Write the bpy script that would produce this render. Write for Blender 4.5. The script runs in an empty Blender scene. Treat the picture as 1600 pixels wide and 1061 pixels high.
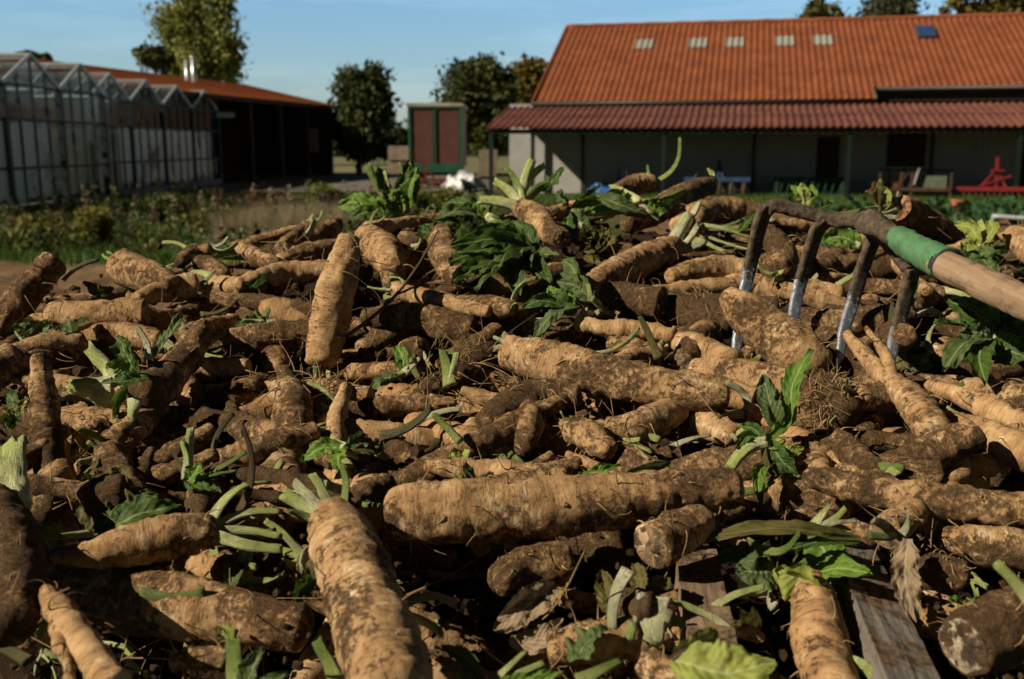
import bpy, math, random
import numpy as np
from mathutils import Vector, Matrix

# ------------------------------------------------------------------ camera, world, sun, exposure
SC = bpy.context.scene
COL = SC.collection
F = 1555.0                      # focal length in photo pixels (35 mm on a 36 mm frame, 1600 px wide)
PITCH = math.radians(11.0)
CAM = np.array([0.0, 0.0, 1.7])
cam = bpy.data.cameras.new('camera')
cam.lens = 35.0; cam.sensor_width = 36.0; cam.clip_start = 0.02; cam.clip_end = 5000
cam.dof.use_dof = True; cam.dof.focus_distance = 1.22; cam.dof.aperture_fstop = 7.5
camo = bpy.data.objects.new('camera', cam); COL.objects.link(camo)
camo.location = CAM; camo.rotation_euler = (math.pi/2 - PITCH, 0, 0)
SC.camera = camo

SUN_EL = math.radians(34.0)
SUN_AZ = math.radians(249.0)    # clockwise from +Y: behind the camera's left shoulder
sun_from = Vector((math.sin(SUN_AZ)*math.cos(SUN_EL), math.cos(SUN_AZ)*math.cos(SUN_EL), math.sin(SUN_EL)))
W = bpy.data.worlds.new('World'); SC.world = W; W.use_nodes = True
nt = W.node_tree; nt.nodes.clear()
out = nt.nodes.new('ShaderNodeOutputWorld'); bg = nt.nodes.new('ShaderNodeBackground')
sky = nt.nodes.new('ShaderNodeTexSky'); sky.sky_type = 'NISHITA'; sky.sun_disc = False
sky.sun_elevation = SUN_EL; sky.sun_rotation = SUN_AZ; sky.air_density = 1.0; sky.dust_density = 1.0; sky.ozone_density = 1.6
bg.inputs['Strength'].default_value = 0.055
tc = nt.nodes.new('ShaderNodeTexCoord'); mp = nt.nodes.new('ShaderNodeMapping')
mp.inputs['Scale'].default_value = (1.0, 1.0, 7.0); mp.inputs['Rotation'].default_value = (0.12, 0.06, 0.3)
cn = nt.nodes.new('ShaderNodeTexNoise'); cn.inputs['Scale'].default_value = 2.2; cn.inputs['Detail'].default_value = 7; cn.inputs['Roughness'].default_value = 0.62
cr = nt.nodes.new('ShaderNodeMapRange'); cr.inputs['From Min'].default_value = 0.45; cr.inputs['From Max'].default_value = 0.85
cr.inputs['To Min'].default_value = 0.0; cr.inputs['To Max'].default_value = 0.28
cm = nt.nodes.new('ShaderNodeMix'); cm.data_type = 'RGBA'
cm.inputs[7].default_value = (12.0, 11.5, 11.0, 1)
nt.links.new(tc.outputs['Generated'], mp.inputs['Vector']); nt.links.new(mp.outputs['Vector'], cn.inputs['Vector'])
nt.links.new(cn.outputs['Fac'], cr.inputs['Value']); nt.links.new(cr.outputs['Result'], cm.inputs[0])
# low sky kept luminous, zenith darkened to deepen the shade below
sx = nt.nodes.new('ShaderNodeSeparateXYZ'); gr = nt.nodes.new('ShaderNodeValToRGB'); mu = nt.nodes.new('ShaderNodeMix'); mu.data_type = 'RGBA'; mu.blend_type = 'MULTIPLY'; mu.inputs[0].default_value = 1.0
nt.links.new(tc.outputs['Generated'], sx.inputs[0]); nt.links.new(sx.outputs[2], gr.inputs['Fac'])
e = gr.color_ramp.elements; e[0].position = 0.0; e[0].color = (1.40, 1.58, 1.78, 1); e[1].position = 0.60; e[1].color = (0.045, 0.052, 0.066, 1)
q = e.new(0.14); q.color = (1.34, 1.80, 2.10, 1); q = e.new(0.20); q.color = (0.62, 0.82, 1.0, 1); q = e.new(0.34); q.color = (0.10, 0.125, 0.155, 1)
nt.links.new(sky.outputs['Color'], cm.inputs[6]); nt.links.new(cm.outputs[2], mu.inputs[6]); nt.links.new(gr.outputs['Color'], mu.inputs[7]); # low sky brightest ahead; behind the camera dimmed to keep shaded sides dark
az = nt.nodes.new('ShaderNodeMapRange'); az.inputs['From Min'].default_value = -0.5; az.inputs['From Max'].default_value = 0.45; az.inputs['To Min'].default_value = 0.22; az.inputs['To Max'].default_value = 1.0
am = nt.nodes.new('ShaderNodeVectorMath'); am.operation = 'SCALE'; nt.links.new(sx.outputs[1], az.inputs['Value']); nt.links.new(mu.outputs[2], am.inputs[0]); nt.links.new(az.outputs['Result'], am.inputs['Scale']); nt.links.new(am.outputs[0], bg.inputs['Color'])
nt.links.new(bg.outputs['Background'], out.inputs['Surface'])
sl = bpy.data.lights.new('sun', 'SUN'); sl.energy = 5.0; sl.angle = math.radians(0.5); sl.color = (1.0, 0.88, 0.69)
so = bpy.data.objects.new('sun', sl); COL.objects.link(so)
so.rotation_euler = (-sun_from).to_track_quat('-Z', 'Y').to_euler()
so.location = (-30, -20, 30)
SC.view_settings.view_transform = 'Standard'; SC.view_settings.look = 'None'
SC.view_settings.exposure = 0.26; SC.view_settings.gamma = 1.0
SC.cycles.max_bounces = 6; SC.cycles.transparent_max_bounces = 16
SC.cycles.diffuse_bounces = 2

# ------------------------------------------------------------------ picture to place
UPV = np.array([0, math.sin(PITCH), math.cos(PITCH)]); FWD = np.array([0, math.cos(PITCH), -math.sin(PITCH)])
def ray(px, py):
    return FWD + np.array([1.0, 0, 0])*((px-800)/F) + UPV*(-(py-530.5)/F)
def at(px, py, Y):
    d = ray(px, py); return CAM + d*(Y/d[1])
SLOPE, Z0 = 0.169, 1.164        # the heap's top: z = Z0 + SLOPE*y
def hit(px, py, lift=0.0):
    d = ray(px, py); t = (Z0+lift-CAM[2])/(d[2]-SLOPE*d[1]); return CAM + d*t
def px_of(P):
    q = np.asarray(P)-CAM; f = q@FWD
    return 800+F*q[0]/f, 530.5-F*(q@UPV)/f, f

# ------------------------------------------------------------------ noise
def _h(i, j, k, seed):
    n = (i*374761393 + j*668265263 + k*2147483647 + seed*144269504) & 0xffffffff
    n = ((n ^ (n >> 13))*1274126177) & 0xffffffff
    n = (n ^ (n >> 16))
    return (n & 0xffff)/32767.5 - 1.0
def vn(P, seed=0):
    P = np.asarray(P, float); I = np.floor(P).astype(np.int64); f = P-I; f = f*f*f*(f*(f*6-15)+10)
    i, j, k = I[:, 0], I[:, 1], I[:, 2]; r = 0
    for a in (0, 1):
        for b in (0, 1):
            for c in (0, 1):
                w = (f[:, 0] if a else 1-f[:, 0])*(f[:, 1] if b else 1-f[:, 1])*(f[:, 2] if c else 1-f[:, 2])
                r = r + w*_h(i+a, j+b, k+c, seed)
    return r
def fbm(P, seed=0, o=4, g=0.5):
    r = 0; a = 1.0; P = np.asarray(P, float)
    for q in range(o):
        r = r + a*vn(P*(2.03**q), seed+q*17); a *= g
    return r

# ------------------------------------------------------------------ mesh helpers
def obj(name, V, quads=None, tris=None, mat=None, parent=None, origin=None, uv=None, attrs=None, smooth=True, color=None):
    """link one mesh object; V in world coordinates, origin = its base point"""
    V = np.asarray(V, float)
    if parent is not None: origin = np.array(parent['_o'])
    if origin is None: origin = np.array([V[:, 0].mean(), V[:, 1].mean(), V[:, 2].min()])
    me = bpy.data.meshes.new(name)
    L = V-origin
    me.vertices.add(len(V)); me.vertices.foreach_set('co', L.astype(np.float32).ravel())
    fl = []; st = []; n = 0
    parts = []
    if quads is not None and len(quads): parts.append(np.asarray(quads, np.int32))
    if tris is not None and len(tris): parts.append(np.asarray(tris, np.int32))
    for p in parts:
        st.append(n + np.arange(len(p))*p.shape[1]); fl.append(p.ravel()); n += p.size
    fl = np.concatenate(fl); st = np.concatenate(st)
    me.loops.add(len(fl)); me.loops.foreach_set('vertex_index', fl)
    me.polygons.add(len(st)); me.polygons.foreach_set('loop_start', st.astype(np.int32))
    me.update(calc_edges=True)
    if uv is not None:
        u = me.uv_layers.new(name='UVMap'); u.data.foreach_set('uv', np.asarray(uv, np.float32)[fl].ravel())
    for k, a in (attrs or {}).items():
        a = np.asarray(a, np.float32)
        if a.ndim == 2:
            t = me.attributes.new(k, 'FLOAT_VECTOR', 'POINT'); t.data.foreach_set('vector', a.ravel())
        else:
            t = me.attributes.new(k, 'FLOAT', 'POINT'); t.data.foreach_set('value', a)
    me.polygons.foreach_set('use_smooth', np.full(len(me.polygons), smooth))
    me.validate()
    if mat: me.materials.append(mat)
    o = bpy.data.objects.new(name, me); COL.objects.link(o)
    if parent is not None:
        o.parent = parent; o.location = (0, 0, 0)
        if parent.type == 'EMPTY' or True:
            pass
    else:
        o.location = origin
    o['_o'] = [float(x) for x in origin]
    if color is not None: o.color = (color[0], color[1], color[2], 1.0)
    return o
LABELS = {}
def tag(o, label, cat, group=None, kind=None):
    if label: o['label'] = label
    if cat: o['category'] = cat
    if group: o['group'] = group
    if kind: o['kind'] = kind
    return o
def empty(name, loc, label, cat, group=None):
    o = bpy.data.objects.new(name, None); COL.objects.link(o); o.location = loc
    o['_o'] = [float(x) for x in loc]; o.empty_display_size = 0.1
    return tag(o, label, cat, group)

class MB:
    """collects plain shapes into one mesh"""
    def __init__(s): s.V = []; s.Q = []; s.T = []; s.n = 0
    def add(s, V, Q=None, T=None):
        V = np.asarray(V, float); s.V.append(V)
        if Q is not None and len(Q): s.Q.append(np.asarray(Q)+s.n)
        if T is not None and len(T): s.T.append(np.asarray(T)+s.n)
        s.n += len(V)
    def box(s, c, size, ax=None):
        ax = np.eye(3) if ax is None else np.asarray(ax, float)
        h = np.asarray(size, float)/2
        V = [np.asarray(c)+ax[0]*h[0]*a+ax[1]*h[1]*b+ax[2]*h[2]*d for a in (-1, 1) for b in (-1, 1) for d in (-1, 1)]
        s.add(V, [[0, 1, 3, 2], [4, 6, 7, 5], [0, 4, 5, 1], [2, 3, 7, 6], [0, 2, 6, 4], [1, 5, 7, 3]])
    def bar(s, a, b, w, h=None, up=(0, 0, 1)):
        a = np.asarray(a, float); b = np.asarray(b, float); d = b-a; L = np.linalg.norm(d); d = d/L
        up = np.asarray(up, float)
        if abs(d@up) > 0.98: up = np.array([0, 1.0, 0])
        x = np.cross(d, up); x /= np.linalg.norm(x); z = np.cross(x, d)
        s.box((a+b)/2, (L, w, h or w), [d, x, z])
    def tube(s, pts, r, m=8, cap=True):
        pts = np.asarray(pts, float); n = len(pts); r = np.broadcast_to(np.asarray(r, float), (n,))
        T, N, B = frames(pts); th = np.arange(m)*2*math.pi/m
        V = (pts[:, None]+r[:, None, None]*(np.cos(th)[None, :, None]*N[:, None]+np.sin(th)[None, :, None]*B[:, None])).reshape(-1, 3)
        i = np.arange(n-1)[:, None]*m; j = np.arange(m)[None]; k = (j+1) % m
        Q = np.stack([i+j, i+k, i+m+k, i+m+j], -1).reshape(-1, 4)
        if cap:
            V = np.vstack([V, pts[0], pts[-1]]); a = np.arange(m); b = (a+1) % m
            Tt = np.vstack([np.stack([b, a, np.full(m, n*m)], 1), np.stack([(n-1)*m+a, (n-1)*m+b, np.full(m, n*m+1)], 1)])
            s.add(V, Q, Tt)
        else: s.add(V, Q)
    def disc(s, c, axis, r, t, m=20):
        c = np.asarray(c, float); axis = np.asarray(axis, float); axis /= np.linalg.norm(axis)
        s.tube([c-axis*t/2, c+axis*t/2], r, m)
    def sheet(s, P):
        """grid of points (a,b,3)"""
        P = np.asarray(P, float); a, b = P.shape[:2]
        i = np.arange(a-1)[:, None]*b; j = np.arange(b-1)[None]
        s.add(P.reshape(-1, 3), np.stack([i+j, i+j+1, i+b+j+1, i+b+j], -1).reshape(-1, 4))
    def build(s, name, mat, parent=None, origin=None, smooth=False, **k):
        return obj(name, np.vstack(s.V), np.vstack(s.Q) if s.Q else None, np.vstack(s.T) if s.T else None, mat, parent, origin, smooth=smooth, **k)

def frames(pts):
    n = len(pts); T = np.gradient(pts, axis=0); T /= np.linalg.norm(T, axis=1)[:, None]+1e-12
    up = np.array([0, 0, 1.0]) if abs(T[0][2]) < 0.9 else np.array([0, 1.0, 0])
    N = np.zeros((n, 3)); v = np.cross(T[0], up); N[0] = v/np.linalg.norm(v)
    for i in range(1, n):
        v = N[i-1]-T[i]*(N[i-1]@T[i]); N[i] = v/(np.linalg.norm(v)+1e-12)
    return T, N, np.cross(T, N)
def spline(P, n):
    """Catmull-Rom through P (k,d), n samples evenly spread"""
    P = np.asarray(P, float)
    if len(P) == 1: return np.repeat(P, n, 0)
    Q = np.vstack([2*P[0]-P[1], P, 2*P[-1]-P[-2]]); t = np.linspace(0, len(P)-1-1e-9, n*4)
    i = t.astype(int); f = (t-i)[:, None]
    a, b, c, d = Q[i], Q[i+1], Q[i+2], Q[i+3]
    R = 0.5*(2*b+(c-a)*f+(2*a-5*b+4*c-d)*f**2+(3*b-a-3*c+d)*f**3)
    s = np.concatenate([[0], np.cumsum(np.linalg.norm(np.diff(R[:, :3], axis=0), axis=1))])
    u = np.linspace(0, s[-1], n)
    return np.stack([np.interp(u, s, R[:, k]) for k in range(R.shape[1])], 1)

# ------------------------------------------------------------------ materials
class NT:
    def __init__(s, name):
        s.m = bpy.data.materials.new(name); s.m.use_nodes = True; s.t = s.m.node_tree; s.b = s.t.nodes['Principled BSDF']
        s.b.inputs['Specular IOR Level'].default_value = 0.3
    def n(s, typ, **k):
        x = s.t.nodes.new('ShaderNode'+typ)
        for a, b in k.items(): setattr(x, a, b)
        return x
    def l(s, a, b): s.t.links.new(a, b)
    def noise(s, vec, scale, detail=4, rough=0.55, dist=0.0):
        x = s.n('TexNoise'); x.inputs['Scale'].default_value = scale; x.inputs['Detail'].default_value = detail
        x.inputs['Roughness'].default_value = rough; x.inputs['Distortion'].default_value = dist
        if vec is not None: s.l(vec, x.inputs['Vector'])
        return x.outputs['Fac']
    def rng(s, v, a, b, c=0.0, d=1.0):
        x = s.n('MapRange'); x.inputs['From Min'].default_value = a; x.inputs['From Max'].default_value = b
        x.inputs['To Min'].default_value = c; x.inputs['To Max'].default_value = d
        s.l(v, x.inputs['Value']); return x.outputs['Result']
    def math(s, op, a, b=None):
        x = s.n('Math', operation=op)
        for i, v in enumerate((a, b)):
            if v is None: continue
            if isinstance(v, (int, float)): x.inputs[i].default_value = v
            else: s.l(v, x.inputs[i])
        return x.outputs[0]
    def mix(s, fac, a, b, blend='MIX'):
        x = s.n('Mix', data_type='RGBA', blend_type=blend)
        for i, v in ((0, fac), (6, a), (7, b)):
            if isinstance(v, (int, float)): x.inputs[i].default_value = v
            elif isinstance(v, tuple): x.inputs[i].default_value = (v[0], v[1], v[2], 1)
            else: s.l(v, x.inputs[i])
        return x.outputs[2]
    def vec(s, v, sc=(1, 1, 1)):
        x = s.n('Mapping'); x.inputs['Scale'].default_value = sc; s.l(v, x.inputs['Vector']); return x.outputs['Vector']
    def attr(s, name): 
        x = s.n('Attribute'); x.attribute_name = name; return x
    def obj(s): return s.n('TexCoord').outputs['Object']
    def pos(s): return s.n('NewGeometry').outputs['Position']
    def bump(s, h, strength=0.5, dist=0.002):
        x = s.n('Bump'); x.inputs['Strength'].default_value = strength; x.inputs['Distance'].default_value = dist
        s.l(h, x.inputs['Height']); s.l(x.outputs['Normal'], s.b.inputs['Normal']); return x
    def col(s, v): 
        if isinstance(v, tuple): s.b.inputs['Base Color'].default_value = (v[0], v[1], v[2], 1)
        else: s.l(v, s.b.inputs['Base Color'])
    def rough(s, v):
        if isinstance(v, (int, float)): s.b.inputs['Roughness'].default_value = v
        else: s.l(v, s.b.inputs['Roughness'])
def simple(name, c, rough=0.8, var=0.25, scale=6.0, bump=0.0, metal=0.0, c2=None, detail=5):
    m = NT(name); p = m.obj(); f = m.noise(p, scale, detail, 0.6)
    d = c2 or tuple(x*(1-var) for x in c); e = tuple(min(1, x*(1+var*0.6)) for x in c)
    m.col(m.mix(m.rng(f, 0.3, 0.7), d, e)); m.rough(rough); m.b.inputs['Metallic'].default_value = metal
    if bump: m.bump(m.noise(p, scale*4, 6, 0.6), 0.6, bump)
    return m.m

def mat_root():
    m = NT('root_skin'); rc = m.attr('rc').outputs['Vector']; oi = m.n('ObjectInfo')
    sep = m.n('SeparateColor'); m.l(oi.outputs['Color'], sep.inputs['Color'])
    dirt, hue = sep.outputs[0], sep.outputs[1]
    n1 = m.noise(rc, 42, 7, 0.62); ring = m.noise(m.vec(rc, (0.8, 0.8, 3.4)), 60, 5, 0.62, 0.5); patch = m.noise(rc, 13, 6, 0.62, 0.5); speck = m.noise(rc, 150, 6, 0.72); pm = m.noise(rc, 27, 3, 0.5)
    tan = m.mix(m.rng(n1, 0.34, 0.66), (0.285, 0.165, 0.074), (0.54, 0.355, 0.180))
    tan = m.mix(m.math('MULTIPLY', hue, 0.6), tan, m.mix(0.5, tan, (0.36, 0.17, 0.065)))
    ring2 = m.noise(m.vec(rc, (0.55, 0.55, 4.2)), 105, 4, 0.6, 0.4); cre = m.math('MAXIMUM', m.math('MULTIPLY', m.rng(ring, 0.55, 0.64), m.rng(pm, 0.34, 0.54)), m.math('MULTIPLY', m.rng(ring2, 0.57, 0.64), m.rng(pm, 0.62, 0.42)))
    tan = m.mix(m.math('MULTIPLY', cre, 0.42), tan, (0.125, 0.068, 0.030))
    sc = m.noise(m.vec(rc, (1, 1, 1.8)), 95, 4, 0.6); scb = m.noise(rc, 21, 4, 0.55)
    tan = m.mix(m.math('MULTIPLY', m.math('MULTIPLY', m.rng(sc, 0.54, 0.63), m.rng(scb, 0.49, 0.60)), 0.85), tan, (0.66, 0.53, 0.35))
    dd = m.math('ADD', m.math('ADD', m.math('MULTIPLY', patch, 0.52), m.math('MULTIPLY', speck, 0.48)), m.math('MULTIPLY', m.math('SUBTRACT', dirt, 0.5), 0.36))
    dm = m.rng(dd, 0.485, 0.60)
    soil = m.mix(m.rng(m.noise(rc, 260, 4, 0.7), 0.35, 0.7), (0.034, 0.020, 0.010), (0.115, 0.069, 0.036))
    soft = m.math('MULTIPLY', m.rng(dd, 0.39, 0.55), 0.60)
    c = m.mix(soft, tan, (0.145, 0.078, 0.034)); c = m.mix(m.math('MULTIPLY', dm, 0.84), c, soil)
    m.col(c); m.rough(0.88); m.b.inputs['Specular IOR Level'].default_value = 0.15
    h = m.math('ADD', m.math('SUBTRACT', m.math('MULTIPLY', ring, 0.3), m.math('MULTIPLY', cre, 0.22)), m.math('MULTIPLY', n1, 0.9))
    h = m.math('ADD', h, m.math('MULTIPLY', m.math('MULTIPLY', speck, m.math('ADD', dm, 0.35)), 1.1))
    h = m.math('ADD', h, m.math('MULTIPLY', dm, 0.6))
    m.bump(h, 0.95, 0.0034)
    return m.m
def mat_cut(name='root_flesh', dark=(0.13, 0.08, 0.042), pale=(0.36, 0.26, 0.14), soil=0.0):
    m = NT(name); p = m.obj(); f = m.noise(p, 85, 7, 0.68, 0.4); g = m.noise(p, 38, 6, 0.65, 0.3)
    c = m.mix(m.rng(f, 0.40, 0.62), dark, pale); c = m.mix(m.rng(g, 0.47+soil, 0.56+soil), c, (0.055, 0.035, 0.02))
    m.col(c); m.rough(0.8); m.bump(m.math('ADD', f, g), 1.0, 0.005); return m.m
def mat_stalk(name, base, top, dirt=0.5):
    m = NT(name); uv = m.n('UVMap').outputs['UV']; s = m.n('SeparateXYZ'); m.l(uv, s.inputs[0]); p = m.obj(); oi = m.n('ObjectInfo')
    fib = m.noise(m.vec(uv, (26, 1.6, 1)), 3.0, 5, 0.65)
    v = m.math('ADD', s.outputs[1], m.math('MULTIPLY', m.math('SUBTRACT', m.noise(p, 45, 4), 0.5), 0.5))
    c = m.mix(m.rng(v, 0.08, 0.75), base, top)
    c = m.mix(m.math('MULTIPLY', m.rng(fib, 0.42, 0.66), 0.7), c, tuple(x*0.5 for x in top))
    d = m.noise(p, 55, 7, 0.7); c = m.mix(m.math('MULTIPLY', m.rng(d, 0.52, 0.64), dirt), c, (0.07, 0.045, 0.022))
    m.col(c); m.rough(0.5); m.b.inputs['Specular IOR Level'].default_value = 0.4
    m.bump(m.math('ADD', fib, m.math('MULTIPLY', d, 0.6)), 1.0, 0.004); m.b.inputs['Subsurface Weight'].default_value = 0.0
    return m.m
def mat_leaf(name, dark, light, rib, dirt=0.5, rough=0.55, trans=0.28):
    m = NT(name); uv = m.n('UVMap').outputs['UV']; s = m.n('SeparateXYZ'); m.l(uv, s.inputs[0]); p = m.obj()
    au = m.math('ABSOLUTE', m.math('SUBTRACT', s.outputs[0], 0.5))
    vein = m.n('TexWave', wave_type='BANDS', bands_direction='Y'); vein.inputs['Scale'].default_value = 2.6; vein.inputs['Distortion'].default_value = 1.5
    vc = m.n('CombineXYZ'); m.l(s.outputs[0], vc.inputs[0]); m.l(m.math('SUBTRACT', s.outputs[1], m.math('MULTIPLY', au, 0.55)), vc.inputs[1])
    m.l(vc.outputs[0], vein.inputs['Vector'])
    c = m.mix(m.rng(m.noise(p, 32, 5, 0.6), 0.3, 0.7), dark, light)
    c = m.mix(m.math('MULTIPLY', m.rng(vein.outputs['Fac'], 0.86, 1.0), 0.16), c, rib)
    c = m.mix(m.math('MULTIPLY', m.rng(au, 0.045, 0.02), 0.7), c, rib)
    d = m.noise(p, 42, 7, 0.7); c = m.mix(m.math('MULTIPLY', m.rng(d, 0.57, 0.68), dirt), c, (0.075, 0.048, 0.024))
    m.col(c); m.rough(rough); m.b.inputs['Specular IOR Level'].default_value = 0.2
    m.bump(m.math('ADD', vein.outputs['Fac'], m.math('MULTIPLY', m.noise(p, 70, 4), 1.6)), 0.3, 0.0022)
    tr = m.n('BsdfTranslucent'); m.l(m.mix(0.5, c, light), tr.inputs['Color'])
    mx = m.n('MixShader'); mx.inputs[0].default_value = trans; o = m.t.nodes['Material Output']
    m.l(m.b.outputs[0], mx.inputs[1]); m.l(tr.outputs[0], mx.inputs[2]); m.l(mx.outputs[0], o.inputs['Surface'])
    return m.m
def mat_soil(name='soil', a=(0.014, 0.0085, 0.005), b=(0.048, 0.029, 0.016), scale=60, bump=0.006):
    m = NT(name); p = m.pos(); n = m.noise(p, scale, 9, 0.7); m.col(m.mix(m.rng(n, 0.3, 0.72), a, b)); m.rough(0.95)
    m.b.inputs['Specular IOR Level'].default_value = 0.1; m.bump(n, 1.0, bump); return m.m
def mat_tint(name, rough=0.7, trans=0.25, var=0.3):
    """foliage whose colour is carried leaf by leaf in the attribute 'tint'"""
    m = NT(name); c = m.attr('tint').outputs['Vector']
    m.l(c, m.b.inputs['Base Color']); m.rough(rough); m.b.inputs['Specular IOR Level'].default_value = 0.2
    if trans:
        tr = m.n('BsdfTranslucent'); m.l(c, tr.inputs['Color']); mx = m.n('MixShader'); mx.inputs[0].default_value = trans
        m.l(m.b.outputs[0], mx.inputs[1]); m.l(tr.outputs[0], mx.inputs[2]); m.l(mx.outputs[0], m.t.nodes['Material Output'].inputs['Surface'])
    return m.m

M = {}
M['root'] = mat_root(); M['cut'] = mat_cut()
M['cut_orange'] = mat_cut('orange_flesh', (0.22, 0.075, 0.02), (0.62, 0.36, 0.17))
M['cut_white'] = mat_cut('white_flesh', (0.26, 0.18, 0.10), (0.70, 0.61, 0.44))
M['hair'] = simple('root_hair', (0.30, 0.19, 0.085), 0.9, 0.5, 60)
M['stalk'] = mat_stalk('pale_stalk', (0.80, 0.80, 0.45), (0.50, 0.58, 0.17), 0.42)
M['stalk_g'] = mat_stalk('green_stalk', (0.42, 0.46, 0.15), (0.19, 0.28, 0.05), 0.5)
M['stalk_w'] = mat_stalk('white_stalk', (0.76, 0.71, 0.52), (0.54, 0.55, 0.29), 0.6)
M['stalk_d'] = mat_stalk('withered_stalk', (0.16, 0.10, 0.045), (0.10, 0.055, 0.025), 0.6)
M['stalk_m'] = mat_stalk('mouldy_stalk', (0.22, 0.19, 0.06), (0.10, 0.095, 0.025), 0.9)
M['leaf'] = mat_leaf('leaf_green', (0.024, 0.058, 0.010), (0.075, 0.130, 0.022), (0.24, 0.30, 0.10))
M['leaf_b'] = mat_leaf('leaf_bright', (0.060, 0.135, 0.016), (0.16, 0.26, 0.035), (0.34, 0.41, 0.14), 0.35)
M['leaf_g'] = mat_leaf('leaf_greyed', (0.048, 0.082, 0.026), (0.115, 0.155, 0.050), (0.30, 0.34, 0.15), 0.55)
M['leaf_y'] = mat_leaf('leaf_yellow', (0.16, 0.20, 0.035), (0.34, 0.38, 0.085), (0.46, 0.48, 0.22), 0.45)
M['leaf_m'] = mat_leaf('leaf_rotting', (0.055, 0.050, 0.014), (0.15, 0.13, 0.035), (0.20, 0.18, 0.07), 0.7, 0.6)
M['leaf_d'] = mat_leaf('leaf_dry', (0.17, 0.115, 0.065), (0.33, 0.245, 0.155), (0.40, 0.31, 0.21), 0.4, 0.75, 0.12)
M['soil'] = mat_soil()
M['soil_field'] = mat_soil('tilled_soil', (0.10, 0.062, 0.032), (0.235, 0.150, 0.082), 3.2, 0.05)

# ------------------------------------------------------------------ roots
rng = np.random.default_rng(7)
def root_body(name, P, R, caps='rr', lump=0.10, ringamp=0.0011, seed=0, mat=None, parent=None, origin=None, color=None, res=1.0):
    """one tapering root skin along the points P with radii R; caps: r rounded, c cut square, t tip"""
    P = np.asarray(P, float); R = np.asarray(R, float)
    k = np.hstack([P, R[:, None]])
    L = np.linalg.norm(np.diff(P, axis=0), axis=1).sum()
    n = int(np.clip(L/0.0045*res, 14, 120)); m = int(np.clip(2*math.pi*R.max()/0.0045*res, 14, 56))
    S = spline(k, n); p = S[:, :3]; r = np.clip(S[:, 3], 0.0015, None)
    T = np.gradient(p, axis=0); T /= np.linalg.norm(T, axis=1)[:, None]
    def capring(e):
        i = 0 if e == 0 else -1; t = -T[0] if e == 0 else T[-1]; c = caps[e]; q = []; 
        if c == 'c': steps = [(0.06, 0.97), (0.10, 0.90), (0.11, 0.6), (0.11, 0.3)]
        elif c == 't': steps = [(0.5*a, 1-a**1.6) for a in (0.25, 0.5, 0.75, 0.93)]
        else: steps = [(0.55*math.sin(a), math.cos(a)**0.75) for a in (0.35, 0.7, 1.0, 1.25, 1.45)]
        for a, b in steps: q.append((p[i]+t*a*r[i], r[i]*b))
        return q
    a = capring(0)[::-1]; b = capring(1)
    pc = np.vstack([[x[0] for x in a], p, [x[0] for x in b]]); rr = np.concatenate([[x[1] for x in a], r, [x[1] for x in b]])
    n2 = len(pc)
    T2, N, B = frames(p)
    N = np.vstack([np.repeat(N[:1], len(a), 0), N, np.repeat(N[-1:], len(b), 0)]); B = np.vstack([np.repeat(B[:1], len(a), 0), B, np.repeat(B[-1:], len(b), 0)])
    s = np.concatenate([[0], np.cumsum(np.linalg.norm(np.diff(pc, axis=0), axis=1))])
    th = np.arange(m)*2*math.pi/m
    D = np.cos(th)[None, :, None]*N[:, None]+np.sin(th)[None, :, None]*B[:, None]
    off = np.array([(seed*7.13) % 91, (seed*3.71) % 83, (seed*5.37) % 97])
    rav = max(R.mean(), 0.006)
    RC = np.stack([rav*np.cos(th)[None]+0*s[:, None], rav*np.sin(th)[None]+0*s[:, None], s[:, None]+0*th[None]], -1)
    q = RC.reshape(-1, 3)+off
    d1 = fbm(q*np.array([20, 20, 15])*min(2.0, 0.022/rav+0.3), seed, 3).reshape(n2, m)
    d2 = fbm(q*np.array([22, 22, 150]), seed+5, 3, 0.6).reshape(n2, m)
    d3 = fbm(q*np.array([85, 85, 95]), seed+9, 3, 0.6).reshape(n2, m)
    env = np.clip(rr/rr.max()*1.6, 0, 1)[:, None]
    bul = 1+0.055*vn(np.stack([s*24+seed*.7, s*0+.3, s*0], 1), seed+21)+0.03*vn(np.stack([s*70, s*0+.8, s*0+seed], 1), seed+22)
    if lump > 0.12: rr = rr*bul
    rad = rr[:, None]*(1+lump*0.95*d1*env)+(ringamp*d2+0.0017*d3)*env
    sag = fbm(np.stack([s*6, s*0+seed, s*0], 1)+0.5, seed+3, 2)[:, None, None]*0.12*rav*N[:, None]
    V = (pc[:, None]+sag+D*rad[..., None]).reshape(-1, 3)
    i = np.arange(n2-1)[:, None]*m; j = np.arange(m)[None]; kk = (j+1) % m
    Q = np.stack([i+j, i+m+j, i+m+kk, i+kk], -1).reshape(-1, 4)
    V = np.vstack([V, V[:m].mean(0), V[-m:].mean(0)]); aa = np.arange(m); bb = (aa+1) % m
    Tt = np.vstack([np.stack([aa, bb, np.full(m, n2*m)], 1), np.stack([(n2-1)*m+bb, (n2-1)*m+aa, np.full(m, n2*m+1)], 1)])
    RCv = np.vstack([q, [[0, 0, 0]]+off+[[0, 0, 0]], [[0, 0, s[-1]]]+off])
    o = obj(name, V, Q, Tt, mat or M['root'], parent, origin, attrs={'rc': RCv}, color=color)
    return o, p, r, T, N[len(a):len(a)+n], B[len(a):len(a)+n]
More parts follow.
